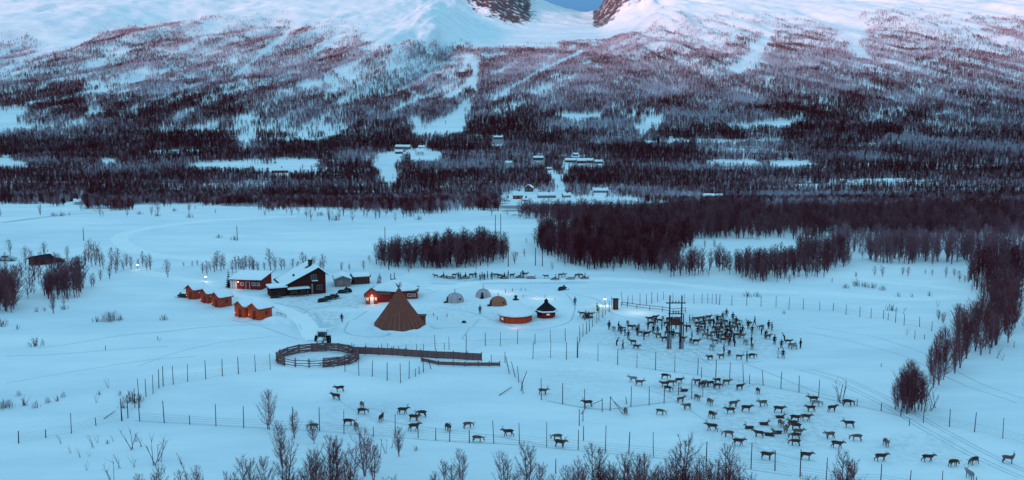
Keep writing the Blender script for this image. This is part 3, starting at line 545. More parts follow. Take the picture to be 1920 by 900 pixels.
# single trees: base px, base py, height in px
SINGLES = [
 ('bare birch standing alone on the left snowfield among the parked cars', 'L', [(20, 477, 30), (48, 505, 45), (58, 548, 60), (84, 492, 40), (125, 486, 26), (165, 492, 45), (180, 497, 46), (188, 500, 40), (210, 505, 42), (220, 508, 44), (238, 500, 26), (246, 505, 26), (268, 500, 30), (282, 506, 33), (148, 498, 22), (315, 520, 36), (205, 523, 30), (176, 538, 28), (152, 520, 34), (120, 540, 58), (66, 525, 45), (60, 500, 34), (100, 588, 42), (72, 530, 40), (160, 498, 34), (172, 500, 40), (195, 505, 32), (217, 512, 30), (232, 506, 22), (258, 502, 18), (275, 508, 30), (40, 520, 34), (52, 560, 40), (76, 515, 44), (92, 520, 40), (104, 500, 30), (112, 508, 36), (134, 512, 30), (142, 505, 24), (188, 526, 22), (10, 498, 26)]),
 ('bare birch in the loose row behind the red farm buildings', 'H', [(388, 516, 28), (406, 506, 38), (414, 508, 34), (420, 505, 28), (444, 512, 34), (452, 510, 30), (462, 508, 30), (472, 508, 26), (508, 507, 44), (528, 506, 26), (548, 503, 20), (568, 505, 34), (588, 503, 24), (608, 510, 36), (640, 508, 18), (682, 506, 20), (360, 500, 12), (370, 498, 12), (345, 500, 10), (558, 506, 18), (496, 507, 18), (436, 512, 26), (448, 509, 30), (457, 512, 34), (467, 511, 34), (476, 511, 30), (484, 510, 22), (402, 510, 30), (516, 508, 30), (534, 505, 20), (574, 504, 26), (600, 509, 22), (380, 512, 22), (395, 508, 20), (655, 506, 14)]),
 ('thin bare birch standing in the open snow beyond the camp', 'M', [(965, 494, 24), (1275, 512, 30), (1230, 478, 22), (1640, 518, 20), (1655, 518, 22), (1692, 516, 18), (1702, 518, 20), (1735, 514, 10), (1748, 518, 14), (1790, 520, 18), (1800, 528, 22), (1815, 530, 24), (1760, 600, 22), (1768, 606, 24), (1795, 605, 40), (1808, 612, 36), (1605, 520, 12), (1560, 530, 10)]),
 ('bare many-stemmed birch in the clump at the right fence bend', 'C', [(1690, 772, 74), (1700, 776, 88), (1710, 770, 98), (1722, 768, 80), (1735, 762, 60), (1706, 764, 92), (1684, 764, 66), (1695, 766, 82), (1704, 774, 90), (1716, 774, 88), (1728, 770, 74), (1712, 766, 96), (1679, 768, 60), (1690, 770, 84), (1760, 722, 78), (1768, 712, 80), (1790, 700, 84), (1800, 690, 76), (1750, 728, 60)]),
 ('bare foreground birch rising from the lower edge of the picture', 'F', [(263, 960, 80), (300, 958, 96), (345, 965, 92), (376, 955, 90), (440, 965, 92), (463, 960, 120), (502, 958, 108), (536, 940, 126), (480, 975, 90), (588, 935, 112), (575, 960, 98), (620, 935, 128), (634, 920, 112), (655, 945, 125), (684, 893, 100), (700, 905, 90), (748, 856, 62), (505, 806, 84), (528, 872, 92), (590, 832, 48), (552, 822, 58), (865, 915, 84), (833, 900, 44), (817, 935, 56), (850, 920, 56), (947, 930, 94), (989, 925, 108), (1012, 940, 80), (970, 945, 76), (1040, 965, 86), (1066, 962, 100), (1089, 955, 108), (1115, 950, 130), (1130, 965, 110), (1143, 960, 104), (1170, 960, 128), (1185, 972, 106), (1212, 965, 130), (1228, 970, 104), (1250, 965, 118), (1274, 945, 144), (1290, 965, 112), (1305, 955, 88), (1322, 955, 114), (1340, 965, 118), (1362, 948, 126), (1378, 965, 110), (1408, 965, 88), (1430, 985, 80), (1456, 985, 84), (1515, 985, 108), (1580, 945, 114), (1592, 955, 106), (1568, 965, 96), (730, 960, 78), (410, 985, 88), (1200, 990, 120), (1100, 990, 120), (1155, 992, 118), (1245, 992, 120), (1330, 992, 118), (1070, 990, 96), (285, 978, 84), (322, 985, 80), (430, 990, 100), (455, 995, 110), (490, 992, 100), (515, 990, 96), (548, 985, 100), (565, 990, 106), (605, 975, 110), (645, 985, 110), (666, 975, 104), (600, 955, 120), (1085, 975, 104), (1122, 978, 116), (1160, 978, 120), (1196, 962, 118), (1222, 978, 120), (1262, 980, 120), (1284, 978, 124), (1312, 978, 108), (1350, 978, 118), (1372, 975, 112), (1390, 985, 96), (1000, 975, 78), (960, 970, 72), (1060, 980, 90), (870, 975, 70), (1535, 990, 96), (1602, 975, 84)]),
]
WHERE = {'L': 'on the left snowfield around the cars', 'H': 'behind the red farm buildings', 'M': 'out on the snow beyond the camp and pen', 'C': 'in the clump by the right fence bend', 'F': 'among those rising from the lower edge'}
for lab, key, lst in SINGLES:
    for q, (px, py, hp) in enumerate(sorted(lst)):
        p = P(px, py); sc = F_PX / (p.y * cp); adj = 'bare birch, %s from the left %s' % (nth(q + 1), WHERE[key])
        g = {'L': 'birches around the cars', 'H': 'birches behind the farm', 'M': 'birches on the open snow', 'C': 'birches at the fence bend', 'F': 'foreground birches'}[key]
        trees.append([p.x, p.y, p.z, hp / sc, adj, g, -1])
# scattered small birches along the lower edge of the far woods
for i in range(150):
    px = rng.uniform(0, 1000); py = rng.uniform(384, 410) + (12 if 540 < px < 820 else -3) * rng.random()
    if rng.random() > (.9 if 540 < px < 820 else .35): continue
    p = P(px, py); edge_wood.append([p.x, p.y, p.z, rng.uniform(.25, .8), rng.uniform(.1, .6), rng.integers(0, 6)])
trees.sort(key=lambda t: (t[6] >= 0, t[1]))
near_t, rest = trees[:298], trees[298:]
NB = 8; near_lib = []; mid_lib = []
for k in range(NB):
    tr, cr = birch_parts(300 + k, 2); near_lib.append((tr.mesh('birch_trunk', M['trunk']), cr.mesh('birch_crown', M['twig'])))
    tr, cr = birch_parts(400 + k, 1); mid_lib.append((tr.mesh('birch_trunk', M['trunk']), cr.mesh('birch_crown', M['twig'])))
for i, (x, y, z, h, lab, grp, tone) in enumerate(near_t):
    t = empty('birch_tree', (x, y, z - .1), random.uniform(0, 6.28)); s = h / 7; t.scale = (s, s, s) if h > 4 else (s * 1.2, s * 1.2, s)
    tag(t, lab, 'tree', grp); a, b = random.choice(near_lib if y < 235 else mid_lib); link('trunk', a, t); link('crown', b, t)
sp_mesh = spruce_mesh(1, 5.2, 9, 10).mesh('spruce', M['spruce'])
o = link('spruce_tree', sp_mesh, None, P(429, 539)); tag(o, 'small dark spruce at the white end of the long red building', 'tree')
rest = np.array([[x, y, z, h / 7, np.clip(tone + rng.uniform(-.12, .2), 0, 1), rng.integers(0, 6)] for x, y, z, h, _, _, tone in rest])
ew = np.array(edge_wood); rest = np.concatenate([rest, ew])
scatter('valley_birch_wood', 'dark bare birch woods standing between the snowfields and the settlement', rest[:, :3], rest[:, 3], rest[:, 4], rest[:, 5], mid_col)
print('mid trees', len(rest))
# low bushes and saplings poking out of the snow
def bush_mesh(seed, n, h, spread):
    rnd = random.Random(seed); mb = MB()
    for i in range(n):
        a = rnd.uniform(0, 6.28); r0 = rnd.uniform(0, spread); p = Vector((r0 * math.cos(a), r0 * math.sin(a), -.15)); hh = h * rnd.uniform(.5, 1) * (1 - .4 * r0 / max(spread, .01))
        d = Vector((rnd.gauss(0, .25), rnd.gauss(0, .25), 1)).normalized(); mb.tube(p, p + d * hh, .03, .01, 3, False)
        for q in range(4): blade(mb, p + d * hh * rnd.uniform(.4, .95), (d + Vector((rnd.gauss(0, .4), rnd.gauss(0, .4), .2))).normalized(), hh * .4, .03, rnd)
    return mb.mesh('bare_bush', M['scrub'])
BUSH = [bush_mesh(1, 90, 3.4, 2.6), bush_mesh(2, 26, 1.6, 1.1), bush_mesh(3, 3, 2.6, .25), bush_mesh(4, 12, 1.2, .7)]
bl = [(208, 602, 0, .85), (182, 603, 1, 1), (226, 600, 1, .8), (66, 649, 1, 1.6), (308, 600, 1, 1.1), (3, 612, 1, 1.5), (33, 617, 3, 1.1), (120, 580, 1, 1), (68, 585, 3, 1.2), (84, 583, 3, 1.), (1402, 556, 1, 1.1), (1420, 556, 1, 1.), (410, 446, 1, 1.2), (440, 450, 1, 1.4), (1585, 540, 1, 1.), (1606, 536, 1, 1.6), (1622, 538, 1, 1.2), (1636, 540, 1, 1.2), (1655, 544, 1, 1.1), (1685, 556, 3, 1.2), (1710, 557, 3, 1), (1742, 555, 3, 1.4), (1672, 582, 1, 1.3), (1694, 588, 2, 1), (1758, 575, 2, 1),
      (36, 742, 3, 1), (10, 765, 0, .55), (45, 760, 3, 1.5), (66, 765, 3, 1.3), (90, 755, 3, 1.1), (108, 752, 3, 1), (118, 745, 3, 1), (180, 755, 2, .9), (186, 740, 3, .8), (202, 727, 2, 1), (225, 741, 3, .9), (114, 832, 2, .9), (132, 850, 2, .7), (150, 858, 2, .8), (174, 840, 2, 1.2), (183, 830, 2, .8), (201, 832, 3, .7), (212, 828, 2, .6), (248, 843, 2, 2.1), (254, 828, 3, .7), (265, 838, 2, 1.2), (162, 882, 2, .7), (168, 856, 2, .5), (210, 910, 2, 1.9), (224, 878, 2, 1.2), (252, 876, 2, 1), (288, 872, 2, 2.3), (300, 865, 2, 2), (340, 870, 2, 1), (346, 886, 2, 1.2), (245, 752, 1, 1.6), (252, 755, 1, 1.3), (232, 765, 3, 1.4), (710, 858, 2, 1.6), (722, 850, 2, 1.2), (735, 840, 2, 1), (780, 845, 3, .8), (1575, 756, 2, 2.4), (1745, 770, 2, 1.6), (1752, 765, 2, 2.), (1735, 772, 2, 1.2), (1880, 676, 2, 1), (1870, 672, 2, 1.3), (300, 640, 2, .6), (1470, 588, 3, .9), (1700, 628, 2, 1.0), (820, 390, 1, 1.3), (770, 406, 1, 2.), (785, 412, 1, 1.6), (630, 413, 1, 2), (602, 404, 1, 1.6), (355, 408, 1, 1.6), (327, 396, 1, 1.4), (295, 405, 1, 1.3), (262, 402, 1, 1.3), (100, 405, 1, 1.5), (115, 405, 1, 1.6), (1085, 405, 1, 1.3)]
nb_ = sorted(bl)
for q, (px, py, k, s) in enumerate(nb_):
    o = link('bare_bush', BUSH[k], None, P(px, py), random.uniform(0, 6)); o.scale = (s, s, s)
    kindw = ('wide bare bush', 'small bare bush', 'thin bare sapling', 'low tuft of twigs')[k]
    tag(o, '%s in the snow, %s from the left of all the bushes' % (kindw, nth(q + 1)), 'bush', 'bushes poking through the snow')

# ------------------------------------------------------------------ tracks pressed into the snow
def ribbon(name, pts, w0, m, lift=.05, step=1.2, edge=.25):
    a = np.array(pts, float); X, Y, Z = unproj(a[:, 0], a[:, 1]); d = np.concatenate([[0], np.cumsum(np.hypot(np.diff(X), np.diff(Y)))]); s = np.arange(0, d[-1], step)
    x = np.interp(s, d, X); y = np.interp(s, d, Y); k = np.ones(7) / 7
    if len(s) > 12: x = np.convolve(np.pad(x, 3, mode='edge'), k, 'valid'); y = np.convolve(np.pad(y, 3, mode='edge'), k, 'valid')
    tx, ty = np.gradient(x), np.gradient(y); n = np.hypot(tx, ty) + 1e-6; nx, ny = -ty / n, tx / n; wv = w0 * (1 + edge * (fbm(x / 5, y / 5, 2, 50) - .5) * 2)
    V = []
    for o_ in (-1, -.4, .4, 1):
        xx = x + nx * wv * o_ / 2; yy = y + ny * wv * o_ / 2; V.append(np.stack([xx, yy, height(xx, yy) + lift * (1 if abs(o_) < 1 else -.4)], 1))
    V = np.stack(V, 1).reshape(-1, 3); L_ = len(x); fs = [(i * 4 + j, i * 4 + j + 1, i * 4 + j + 5, i * 4 + j + 4) for i in range(L_ - 1) for j in range(3)]
    me = bpy.data.meshes.new(name); me.from_pydata(V.tolist(), [], fs); me.polygons.foreach_set('use_smooth', [True] * len(fs)); me.materials.append(m); o = link(name, me); o['kind'] = 'structure'; return o
ribbon('packed_snow_road', [(0, 418), (60, 410), (150, 400), (190, 400)], 5, M['track'])
ribbon('packed_snow_road', [(560, 405), (400, 412), (290, 425), (232, 438), (222, 450), (245, 468), (300, 480), (390, 486), (480, 488)], 7, M['packed'])
ribbon('packed_snow_road', [(300, 508), (250, 506), (330, 522), (400, 532), (430, 550), (520, 575), (570, 600), (590, 640)], 5, M['packed'])
ribbon('packed_snow_road', [(800, 545), (900, 528), (1020, 526), (1130, 522), (1250, 530), (1400, 545), (1560, 550), (1700, 562), (1830, 556)], 6, M['packed'])
ribbon('packed_snow_road', [(1540, 512), (1650, 528), (1740, 536), (1850, 548)], 5, M['packed'])
for dx in (0, 9, 26, 34): ribbon('snowmobile_track', [(1480 + dx, 690), (1540 + dx, 705), (1640 + dx * 1.2, 752), (1740 + dx * 1.3, 812), (1850 + dx * 1.4, 870), (1930 + dx * 1.5, 905)], .32, M['track'], .03)
ribbon('snowmobile_track', [(1150, 655), (1290, 640), (1420, 690), (1540, 740), (1640, 758)], .5, M['track'], .03)
ribbon('snowmobile_track', [(0, 668), (120, 664), (220, 655), (330, 648)], .5, M['track'], .03)
ribbon('snowmobile_track', [(60, 655), (230, 628), (400, 612), (520, 610)], .5, M['track'], .03)
ribbon('snowmobile_track', [(800, 552), (860, 534), (960, 528), (1110, 524)], .5, M['track'], .03)
ribbon('fence_line_furrow', [(240, 788), (308, 792), (405, 798), (550, 806), (700, 816), (843, 828), (974, 834), (1084, 845), (1225, 858), (1408, 880), (1500, 895)], .5, M['track'], .03)
ribbon('fence_line_furrow', [(1015, 750), (1055, 758), (1096, 765), (1129, 771), (1183, 763), (1245, 755), (1297, 748), (1318, 744)], .6, M['track'], .03)
ribbon('fence_line_furrow', [(1194, 689), (1265, 698), (1342, 708), (1405, 719), (1498, 735), (1600, 760), (1689, 780), (1731, 793)], .6, M['track'], .03)

for q, (w_, pts) in enumerate([(.9, [(585, 640), (560, 610), (575, 580), (640, 570), (680, 580)]), (1.0, [(610, 636), (600, 600), (560, 575), (500, 566)]), (.7, [(690, 582), (660, 600), (640, 625), (700, 634), (860, 612), (930, 614)]), (.6, [(820, 576), (880, 584), (990, 622), (1070, 606), (1080, 575), (1060, 548)]),
    (.5, [(900, 596), (860, 640), (960, 636), (1080, 645)]), (.6, [(1060, 548), (1120, 560), (1150, 590), (1200, 600)]), (.5, [(1140, 600), (1160, 640), (1260, 672), (1360, 684), (1450, 675)]), (.5, [(1200, 622), (1290, 652), (1340, 690)]), (.5, [(430, 600), (520, 622), (570, 640)]), (1.2, [(800, 530), (900, 531), (1000, 532), (1115, 530)]),
    (.35, [(250, 690), (330, 660), (420, 640), (520, 630)]), (.35, [(0, 720), (120, 700), (260, 676), (380, 668)]), (.4, [(1500, 620), (1600, 640), (1700, 668), (1800, 720), (1920, 760)]), (.4, [(1510, 612), (1640, 630), (1730, 660), (1830, 716), (1930, 752)]), (.35, [(1180, 720), (1260, 745), (1340, 800), (1440, 850), (1560, 870)]), (.35, [(620, 740), (680, 780), (780, 800), (900, 812), (1040, 838)])]): ribbon('snow_track', pts, w_, M['track'], .03)

# ------------------------------------------------------------------ the farm and its cabins
def at(px, py, dz=0): p = P(px, py); p.z += dz; return p
def roof_gable(mb, w0, l0, eave, ridge, over, th):
    """gable along local x = width, ridge along y"""
    k = (ridge - eave) / (w0 / 2); o = w0 / 2 + over; ez = eave - over * k
    poly = [(-o, ez), (0, ridge), (o, ez), (o, ez + th), (0, ridge + th * 1.08), (-o, ez + th)]
    mb.extrude(poly, 'y', -l0 / 2 - over, l0 / 2 + over); return mb
def snow_gable(w0, l0, eave, ridge, over, th, z0, seed=0):
    """a thick rounded blanket of snow lying on a gable roof"""
    rnd = random.Random(seed); k = (ridge - eave) / (w0 / 2); o = w0 / 2 + over * .95; nx, ny = 14, 10; vs = []; L = l0 + 2 * over * .97
    for side in (0, 1):
        for j in range(ny + 1):
            for i in range(nx + 1):
                x = -o + 2 * o * i / nx; y = -L / 2 + L * j / ny; base = ridge - abs(x) * k + z0
                e = min(1, min(i, nx - i) / 1.2, min(j, ny - j) / 1.0); e = math.sin(e * math.pi / 2) if e > 0 else .12
                z = base + (0 if side == 0 else th * (.25 + .75 * e) * (1 + .18 * (rnd.random() - .5)) - abs(x) * 0 - (.16 * th if abs(x) < o / nx else 0))
                vs.append((x, y, z))
    m = (nx + 1) * (ny + 1); fs = []
    q = lambda i, j: j * (nx + 1) + i
    for j in range(ny):
        for i in range(nx): fs += [(q(i, j), q(i, j + 1), q(i + 1, j + 1), q(i + 1, j)), (m + q(i, j), m + q(i + 1, j), m + q(i + 1, j + 1), m + q(i, j + 1))]
    ring = [q(i, 0) for i in range(nx)] + [q(nx, j) for j in range(ny)] + [q(i, ny) for i in range(nx, 0, -1)] + [q(0, j) for j in range(ny, 0, -1)]
    fs += [(ring[i], ring[(i + 1) % len(ring)], ring[(i + 1) % len(ring)] + m, ring[i] + m) for i in range(len(ring))]
    mb = MB(); mb.add(vs, fs); return mb
def window(root, x, y, z, w0, h, ang, lit=False, fr=None, name='window'):
    """a window set 2 cm proud of a wall; ang = direction its face looks (0: -y)"""
    f = MB(); t = .09
    for dx, dz, sx, sz in ((-w0 / 2, 0, t, h + t), (w0 / 2, 0, t, h + t), (0, -h / 2, w0, t), (0, h / 2, w0, t), (0, 0, .05, h)): f.box((dx, -.05, dz), (sx, .08, sz))
    o = f.build(name, fr or M['white'], root, (x, y, z), ang); g = MB().box((0, -.02, 0), (w0 - .02, .03, h - .02)); g.build('pane', M['litglass'] if lit else M['glass'], o); return o
def door(root, x, y, z, w0, h, ang, m=None, frame=None):
    d = MB().box((0, -.04, 0), (w0, .06, h)).build('door', m or M['darkred'], root, (x, y, z + h / 2), ang)
    MB().box((w0 * .36, -.09, -.02), (.05, .05, .14)).build('handle', M['black'], d); f = MB()
    for dx, dz, sx, sz in ((-w0 / 2 - .05, 0, .1, h + .1), (w0 / 2 + .05, 0, .1, h + .1), (0, h / 2 + .03, w0, .08)): f.box((dx, -.05, dz), (sx, .1, sz))
    f.build('door_frame', frame or M['white'], d); return d
def gable_house(name, label, pos, rz, w0, l0, eave, ridge, wall, roofm, over=.35, snow=.4, corner=None, seed=0, cat='cabin', group=None, sink=.3):
    t = empty(name, pos, rz); tag(t, label, cat, group); mb = MB()
    mb.extrude([(-w0 / 2, -sink), (w0 / 2, -sink), (w0 / 2, eave), (0, ridge), (-w0 / 2, eave)], 'y', -l0 / 2, l0 / 2); mb.build('wall', wall, t)
    if corner:
        for sx in (-1, 1):
            for sy in (-1, 1): MB().box((sx * (w0 / 2 + .01), sy * (l0 / 2 + .01), (eave - sink) / 2), (.16, .16, eave + sink - .05)).build('corner_board', corner, t)
    rb = MB(); roof_gable(rb, w0 + .04, l0, eave + .03, ridge + .03, over, .12); r = rb.build('roof', roofm, t)
    if snow: snow_gable(w0, l0, eave, ridge + .13, over, snow, .03, seed).build('roof_snow', M['snow_roof'], r, smooth=True)
    for sy in (-1, 1):      # verge boards
        k = (ridge - eave) / (w0 / 2); v = MB(); o = w0 / 2 + over
        for sx in (-1, 1): v.add([(sx * o, sy * (l0 / 2 + over + .03), eave - over * k - .06), (0, sy * (l0 / 2 + over + .03), ridge - .06), (0, sy * (l0 / 2 + over + .03), ridge + .17), (sx * o, sy * (l0 / 2 + over + .03), eave - over * k + .17)], [(0, 1, 2, 3)])
        v.build('verge_board', wall, r)
    return t
def glow(px, py, dz, energy, rad=.15, color=(1, .55, .3), parent=None, name='lamp_light'):
    ld = bpy.data.lights.new(name, 'POINT'); ld.energy = energy; ld.color = color; ld.shadow_soft_size = rad
    o = bpy.data.objects.new(name, ld); col.objects.link(o); o.location = (at(px, py, dz) if parent is None else px); 
    if parent: o.parent = parent
    return o
CAB = [('red cabin with snowy roof, far left end of the cabin row', (366, 561), 3.6, 5.6), ('narrow red cabin, second from the left in the cabin row', (389, 569), 3.2, 4.2), ('red cabin with side wall showing, third from the left in the row', (412, 576), 3.5, 4.6),
       ('bright red cabin, fourth from the left, just right of the gap', (456, 594), 3.6, 4.4), ('bright red cabin at the near right end of the row beside a snow heap', (484, 598), 3.9, 5.0)]
for q, (lab, (px, py), w0, l0) in enumerate(CAB):
    rz = R(-42 if q < 3 else -40); p = at(px + 4, py - 3); t = gable_house('red_cabin', lab, p, rz, w0, l0 * .72, 2.35, 3.4, M['orange'] if q > 2 else M['red'], M['darkred'], .35, .32, None, q, 'cabin', 'red cabins in a row'); l0 *= .72
    door(t, .1 * w0, -l0 / 2 - .01, 0, .8, 1.75, 0, M['darkred'], M['red']); window(t, w0 / 2 + .01, .3, 1.25, .7, .6, math.pi / 2, False, M['darkred'])
    s = MB().box((0, 0, 0), (.5, .35, .12)); s.build('doorstep', M['brownwood'], t, (.1 * w0, -l0 / 2 - .25, .02))
    b = MB().box((0, 0, 0), (.14, .1, .18)).build('wall_lamp', M['litglass'], t, (-w0 / 2 + .3, -l0 / 2 - .08, .7)); glow((0, -.5, .1), None, 0, 5 if q > 2 else 2.5, .1, (1, .40, .2), b)
# long low red building
p = at(464, 541); t = empty('long_red_building', p, R(-9)); tag(t, 'long low dark red building with white end panels and a snowy roof', 'building')
w0, l0 = 8.4, 7.0; mb = MB(); mb.extrude([(-l0 / 2, -.3), (l0 / 2, -.3), (l0 / 2, 3.3), (-l0 / 2, 2.5)], 'x', -w0 / 2, w0 / 2); mb.build('wall', M['darkred'], t, (0, 2.5, 0))
for k in range(4):
    MB().box((0, 0, 1.15), (.5, .06, 2.3)).build('white_panel', M['white'], t, (-w0 / 2 - .03 + k * .62 + .3, 2.5 - l0 / 2 - .04, 0)) if k < 3 else MB().box((0, 0, 1.15), (.06, .9, 2.3)).build('white_panel', M['white'], t, (-w0 / 2 - .04, 0, 0))
door(t, .6, 2.5 - l0 / 2 - .02, 0, .9, 1.95, 0); window(t, 2.2, 2.5 - l0 / 2 - .02, 1.4, .9, .8, 0); window(t, -.9, 2.5 - l0 / 2 - .02, 1.4, .8, .8, 0); window(t, 3.5, 2.5 - l0 / 2 - .02, 1.4, .7, .8, 0)
rf = MB(); rf.add([(-w0 / 2 - .6, -1.8, 2.42), (w0 / 2 + .4, -1.8, 2.42), (w0 / 2 + .4, 6.5, 3.45), (-w0 / 2 - .6, 6.5, 3.45), (-w0 / 2 - .6, -1.8, 2.58), (w0 / 2 + .4, -1.8, 2.58), (w0 / 2 + .4, 6.5, 3.6), (-w0 / 2 - .6, 6.5, 3.6)], [(0, 3, 2, 1), (4, 5, 6, 7), (0, 1, 5, 4), (1, 2, 6, 5), (2, 3, 7, 6), (3, 0, 4, 7)])
r_ = rf.build('roof', M['darkred'], t)
sn = MB(); nx, ny = 16, 10
vs = []
for j in range(ny + 1):
    for i in range(nx + 1):
        e = min(1, min(i, nx - i, j, ny - j) / 1.0); x = -w0 / 2 - .58 + (w0 + .96) * i / nx; y = -1.76 + 8.2 * j / ny; vs.append((x, y, 2.59 + .124 * (y + 1.8) + (.34 if e >= 1 else .05) + random.uniform(-.02, .02)))
sn.add(vs, [(j * (nx + 1) + i, j * (nx + 1) + i + 1, (j + 1) * (nx + 1) + i + 1, (j + 1) * (nx + 1) + i) for j in range(ny) for i in range(nx)]); sn.build('roof_snow', M['snow_roof'], r_, smooth=True)
MB().box((0, 0, 0), (.16, .16, .2)).build('wall_lamp', M['lampglow'], t, (-2.0, -1.15, 1.9)); glow((-2.0, -1.9, 1.2), None, 0, 18, .1, (1, .6, .4), t)
# main two-storey farmhouse: gable end to the camera, lean-to on its left
p = at(576, 552); t = empty('farmhouse', p, R(24)); t.scale = (1.1, 1.05, .95); tag(t, 'dark two-storey timber farmhouse with one long snowy roof slope and a chimney', 'house')
w0, l0 = 8.8, 10.5; ML = M['darkwood']; xr = 2.7            # ridge set to the right of the middle
mb = MB(); mb.extrude([(-w0 / 2 - .6, -.3), (w0 / 2, -.3), (w0 / 2, 5.3), (xr, 7.0), (-w0 / 2 - .6, 2.8)], 'y', 0, l0); mb.build('wall', ML, t)
rf = MB(); rf.extrude([(-w0 / 2 - 1.3, 2.42), (xr, 7.04), (w0 / 2 + .6, 4.82), (w0 / 2 + .6, 4.98), (xr, 7.2), (-w0 / 2 - 1.3, 2.58)], 'y', -.6, l0 + .5); r_ = rf.build('roof', M['tar'], t)
sn = MB(); vs = []; nx, ny = 22, 14; X0, X1 = -w0 / 2 - 1.25, w0 / 2 + .55
for j in range(ny + 1):
    for i in range(nx + 1):
        x = X0 + (X1 - X0) * i / nx; y = -.55 + (l0 + 1) * j / ny; z = 7.2 - (xr - x) * .571 if x < xr else 7.2 - (x - xr) * .95
        e = min(1, min(i, nx - i, j, ny - j)); hole = 1 if (((x - xr + 1.3) / .9) ** 2 + ((y - 5.2) / 1.4) ** 2) > 1 else .0
        vs.append((x, y, z + .03 + (.30 + random.uniform(-.03, .03)) * (e * hole if hole == 0 or e == 0 else 1) - (0 if hole else .09)))
sn.add(vs, [(j * (nx + 1) + i, j * (nx + 1) + i + 1, (j + 1) * (nx + 1) + i + 1, (j + 1) * (nx + 1) + i) for j in range(ny) for i in range(nx)]); sn.build('roof_snow', M['snow_roof'], r_, smooth=True)
c_ = MB().box((0, 0, 0), (.9, .75, 1.7)).build('chimney', M['black'], r_, (xr - .7, 5.2, 7.4)); MB().box((0, 0, .92), (1.1, .95, .12)).build('chimney_cap', M['tar'], c_)
MB().box((0, 0, 0), (.4, .4, .5)).build('roof_vent', M['tar'], r_, (-2.4, 3.2, 4.9))
window(t, 1.6, -.01, 4.6, 1.2, 1.3, 0, False, M['greywood']); window(t, 2.9, -.01, 1.7, 1.1, 1.2, 0, False, M['greywood']); window(t, -1.0, -.01, 1.7, 1.0, 1.3, 0, False, M['greywood']); window(t, -3.1, -.01, 1.3, 1.0, .9, 0, False, M['greywood']); door(t, .6, -.01, .2, .95, 2.0, 0, M['darkwood'], M['greywood'])
sh = MB().box((0, 0, 0), (1.5, .7, .12)); s_ = sh.build('window_hood', M['brownwood'], t, (1.8, -.37, 3.55)); MB().box((0, 0, .14), (1.45, .66, .16), taper=.8).build('hood_snow', M['snow_roof'], s_)
MB().box((0, 0, 0), (.35, .35, 3.2)).build('gable_post', M['greywood'], t, (1.15, -.25, 1.3))
# lean-to porch on the left front
t2 = t; lb = MB(); lb.extrude([(-1.9, -.3), (1.6, -.3), (1.6, 2.6), (-1.9, 2.0)], 'y', -3.2, 1.0); a_ = lb.build('annex_wall', ML, t2, (-w0 / 2 - 2.2, 2.4, 0))
MB().box((0, 0, 0), (4.3, 4.9, .14)).build('annex_roof', M['tar'], t2, (-w0 / 2 - 2.3, 1.3, 2.5)); ax = MB().box((0, 0, 0), (4.2, 4.8, .34), taper=.95).build('annex_snow', M['snow_roof'], t2, (-w0 / 2 - 2.3, 1.3, 2.75))
for k in range(4): MB().tube((0, 0, -.2), (0, 0, 1.9), .09, .09, 6).build('porch_post', M['brownwood'], t2, (-w0 / 2 + .4 + k * 1.25, -2.0, 0))
MB().box((0, 0, 0), (4.8, .1, .12)).build('porch_rail', M['brownwood'], t2, (-w0 / 2 + 2.2, -2.0, 1.0)); pr = MB().box((0, 0, 0), (5.2, 2.3, .12)).build('porch_roof', M['tar'], t2, (-w0 / 2 + 2.2, -1.1, 2.0)); MB().box((0, 0, .2), (5.1, 2.2, .26), taper=.94).build('porch_snow', M['snow_roof'], pr)
# grey shed and open dark shelter
t = gable_house('grey_shed', 'pale grey board shed with a snowy roof right of the farmhouse', at(642, 533), R(12), 4.2, 6.2, 1.9, 2.7, M['greywood'], M['brownwood'], .4, .35, None, 21, 'shed'); window(t, -.8, -3.11, 1.1, .8, .6, 0)
t = gable_house('open_shelter', 'dark open-fronted wooden shelter beside the grey shed', at(676, 531), R(-70), 3.2, 4.4, 2.0, 2.7, M['brownwood'], M['brownwood'], .3, .2, None, 22, 'shelter')
for k in range(5): MB().box((0, 0, 1), (.12, .12, 2)).build('post', M['darkwood'], t, (1.75, -1.9 + k * .95, 0))
# long turf lodge with the lit red entrance
p = at(742, 557); t = empty('turf_lodge', p, R(4)); tag(t, 'low log lodge under a deep snow mound behind the big brown tent', 'lodge')
mb = MB(); mb.box((0, 0, .8), (10.6, 6.0, 2.2)); mb.build('wall', M['darkred'], t)
for k in range(6): MB().tube((-5.5, -3.08, -.1 + k * .3), (5.6, -3.08, -.1 + k * .3), .15, .15, 8).build('log', M['red'], t)
MB().box((0, 0, 0), (11.6, 7.2, .16)).build('roof', M['brownwood'], t, (0, 0, 2.0)); window(t, 3.6, -3.25, 1.1, 1.0, .6, 0); window(t, 4.7, -3.25, 1.1, .6, .6, 0)
sn = MB(); prf = [(0.001, 4.4), (.12, 4.35), (.3, 4.05), (.5, 3.5), (.7, 2.95), (.86, 2.5), (.96, 2.2), (1.0, 2.05)][::-1]
sn.lathe([(r * 1.0, z) for r, z in prf], 40, (0, 0), 5.8, 4.0, lambda i, j: 1 + .05 * math.sin(i * 1.1) + .03 * math.sin(i * 2.7 + j)); sn.build('roof_snow', M['snow_roof'], t, (0, .4, 0), smooth=True)
ch = empty('smoke_stack_frame', at(737, 527, 0)); tag(ch, 'dark wooden posts and boards standing on the snow mound behind the lodge', 'frame'); mbq = MB()
for x_, h in ((-.6, 2.0), (.35, 2.3)): MB().tube((x_, 0, -.6), (x_, 0, h), .12, .1, 6).build('post', M['post'], ch)
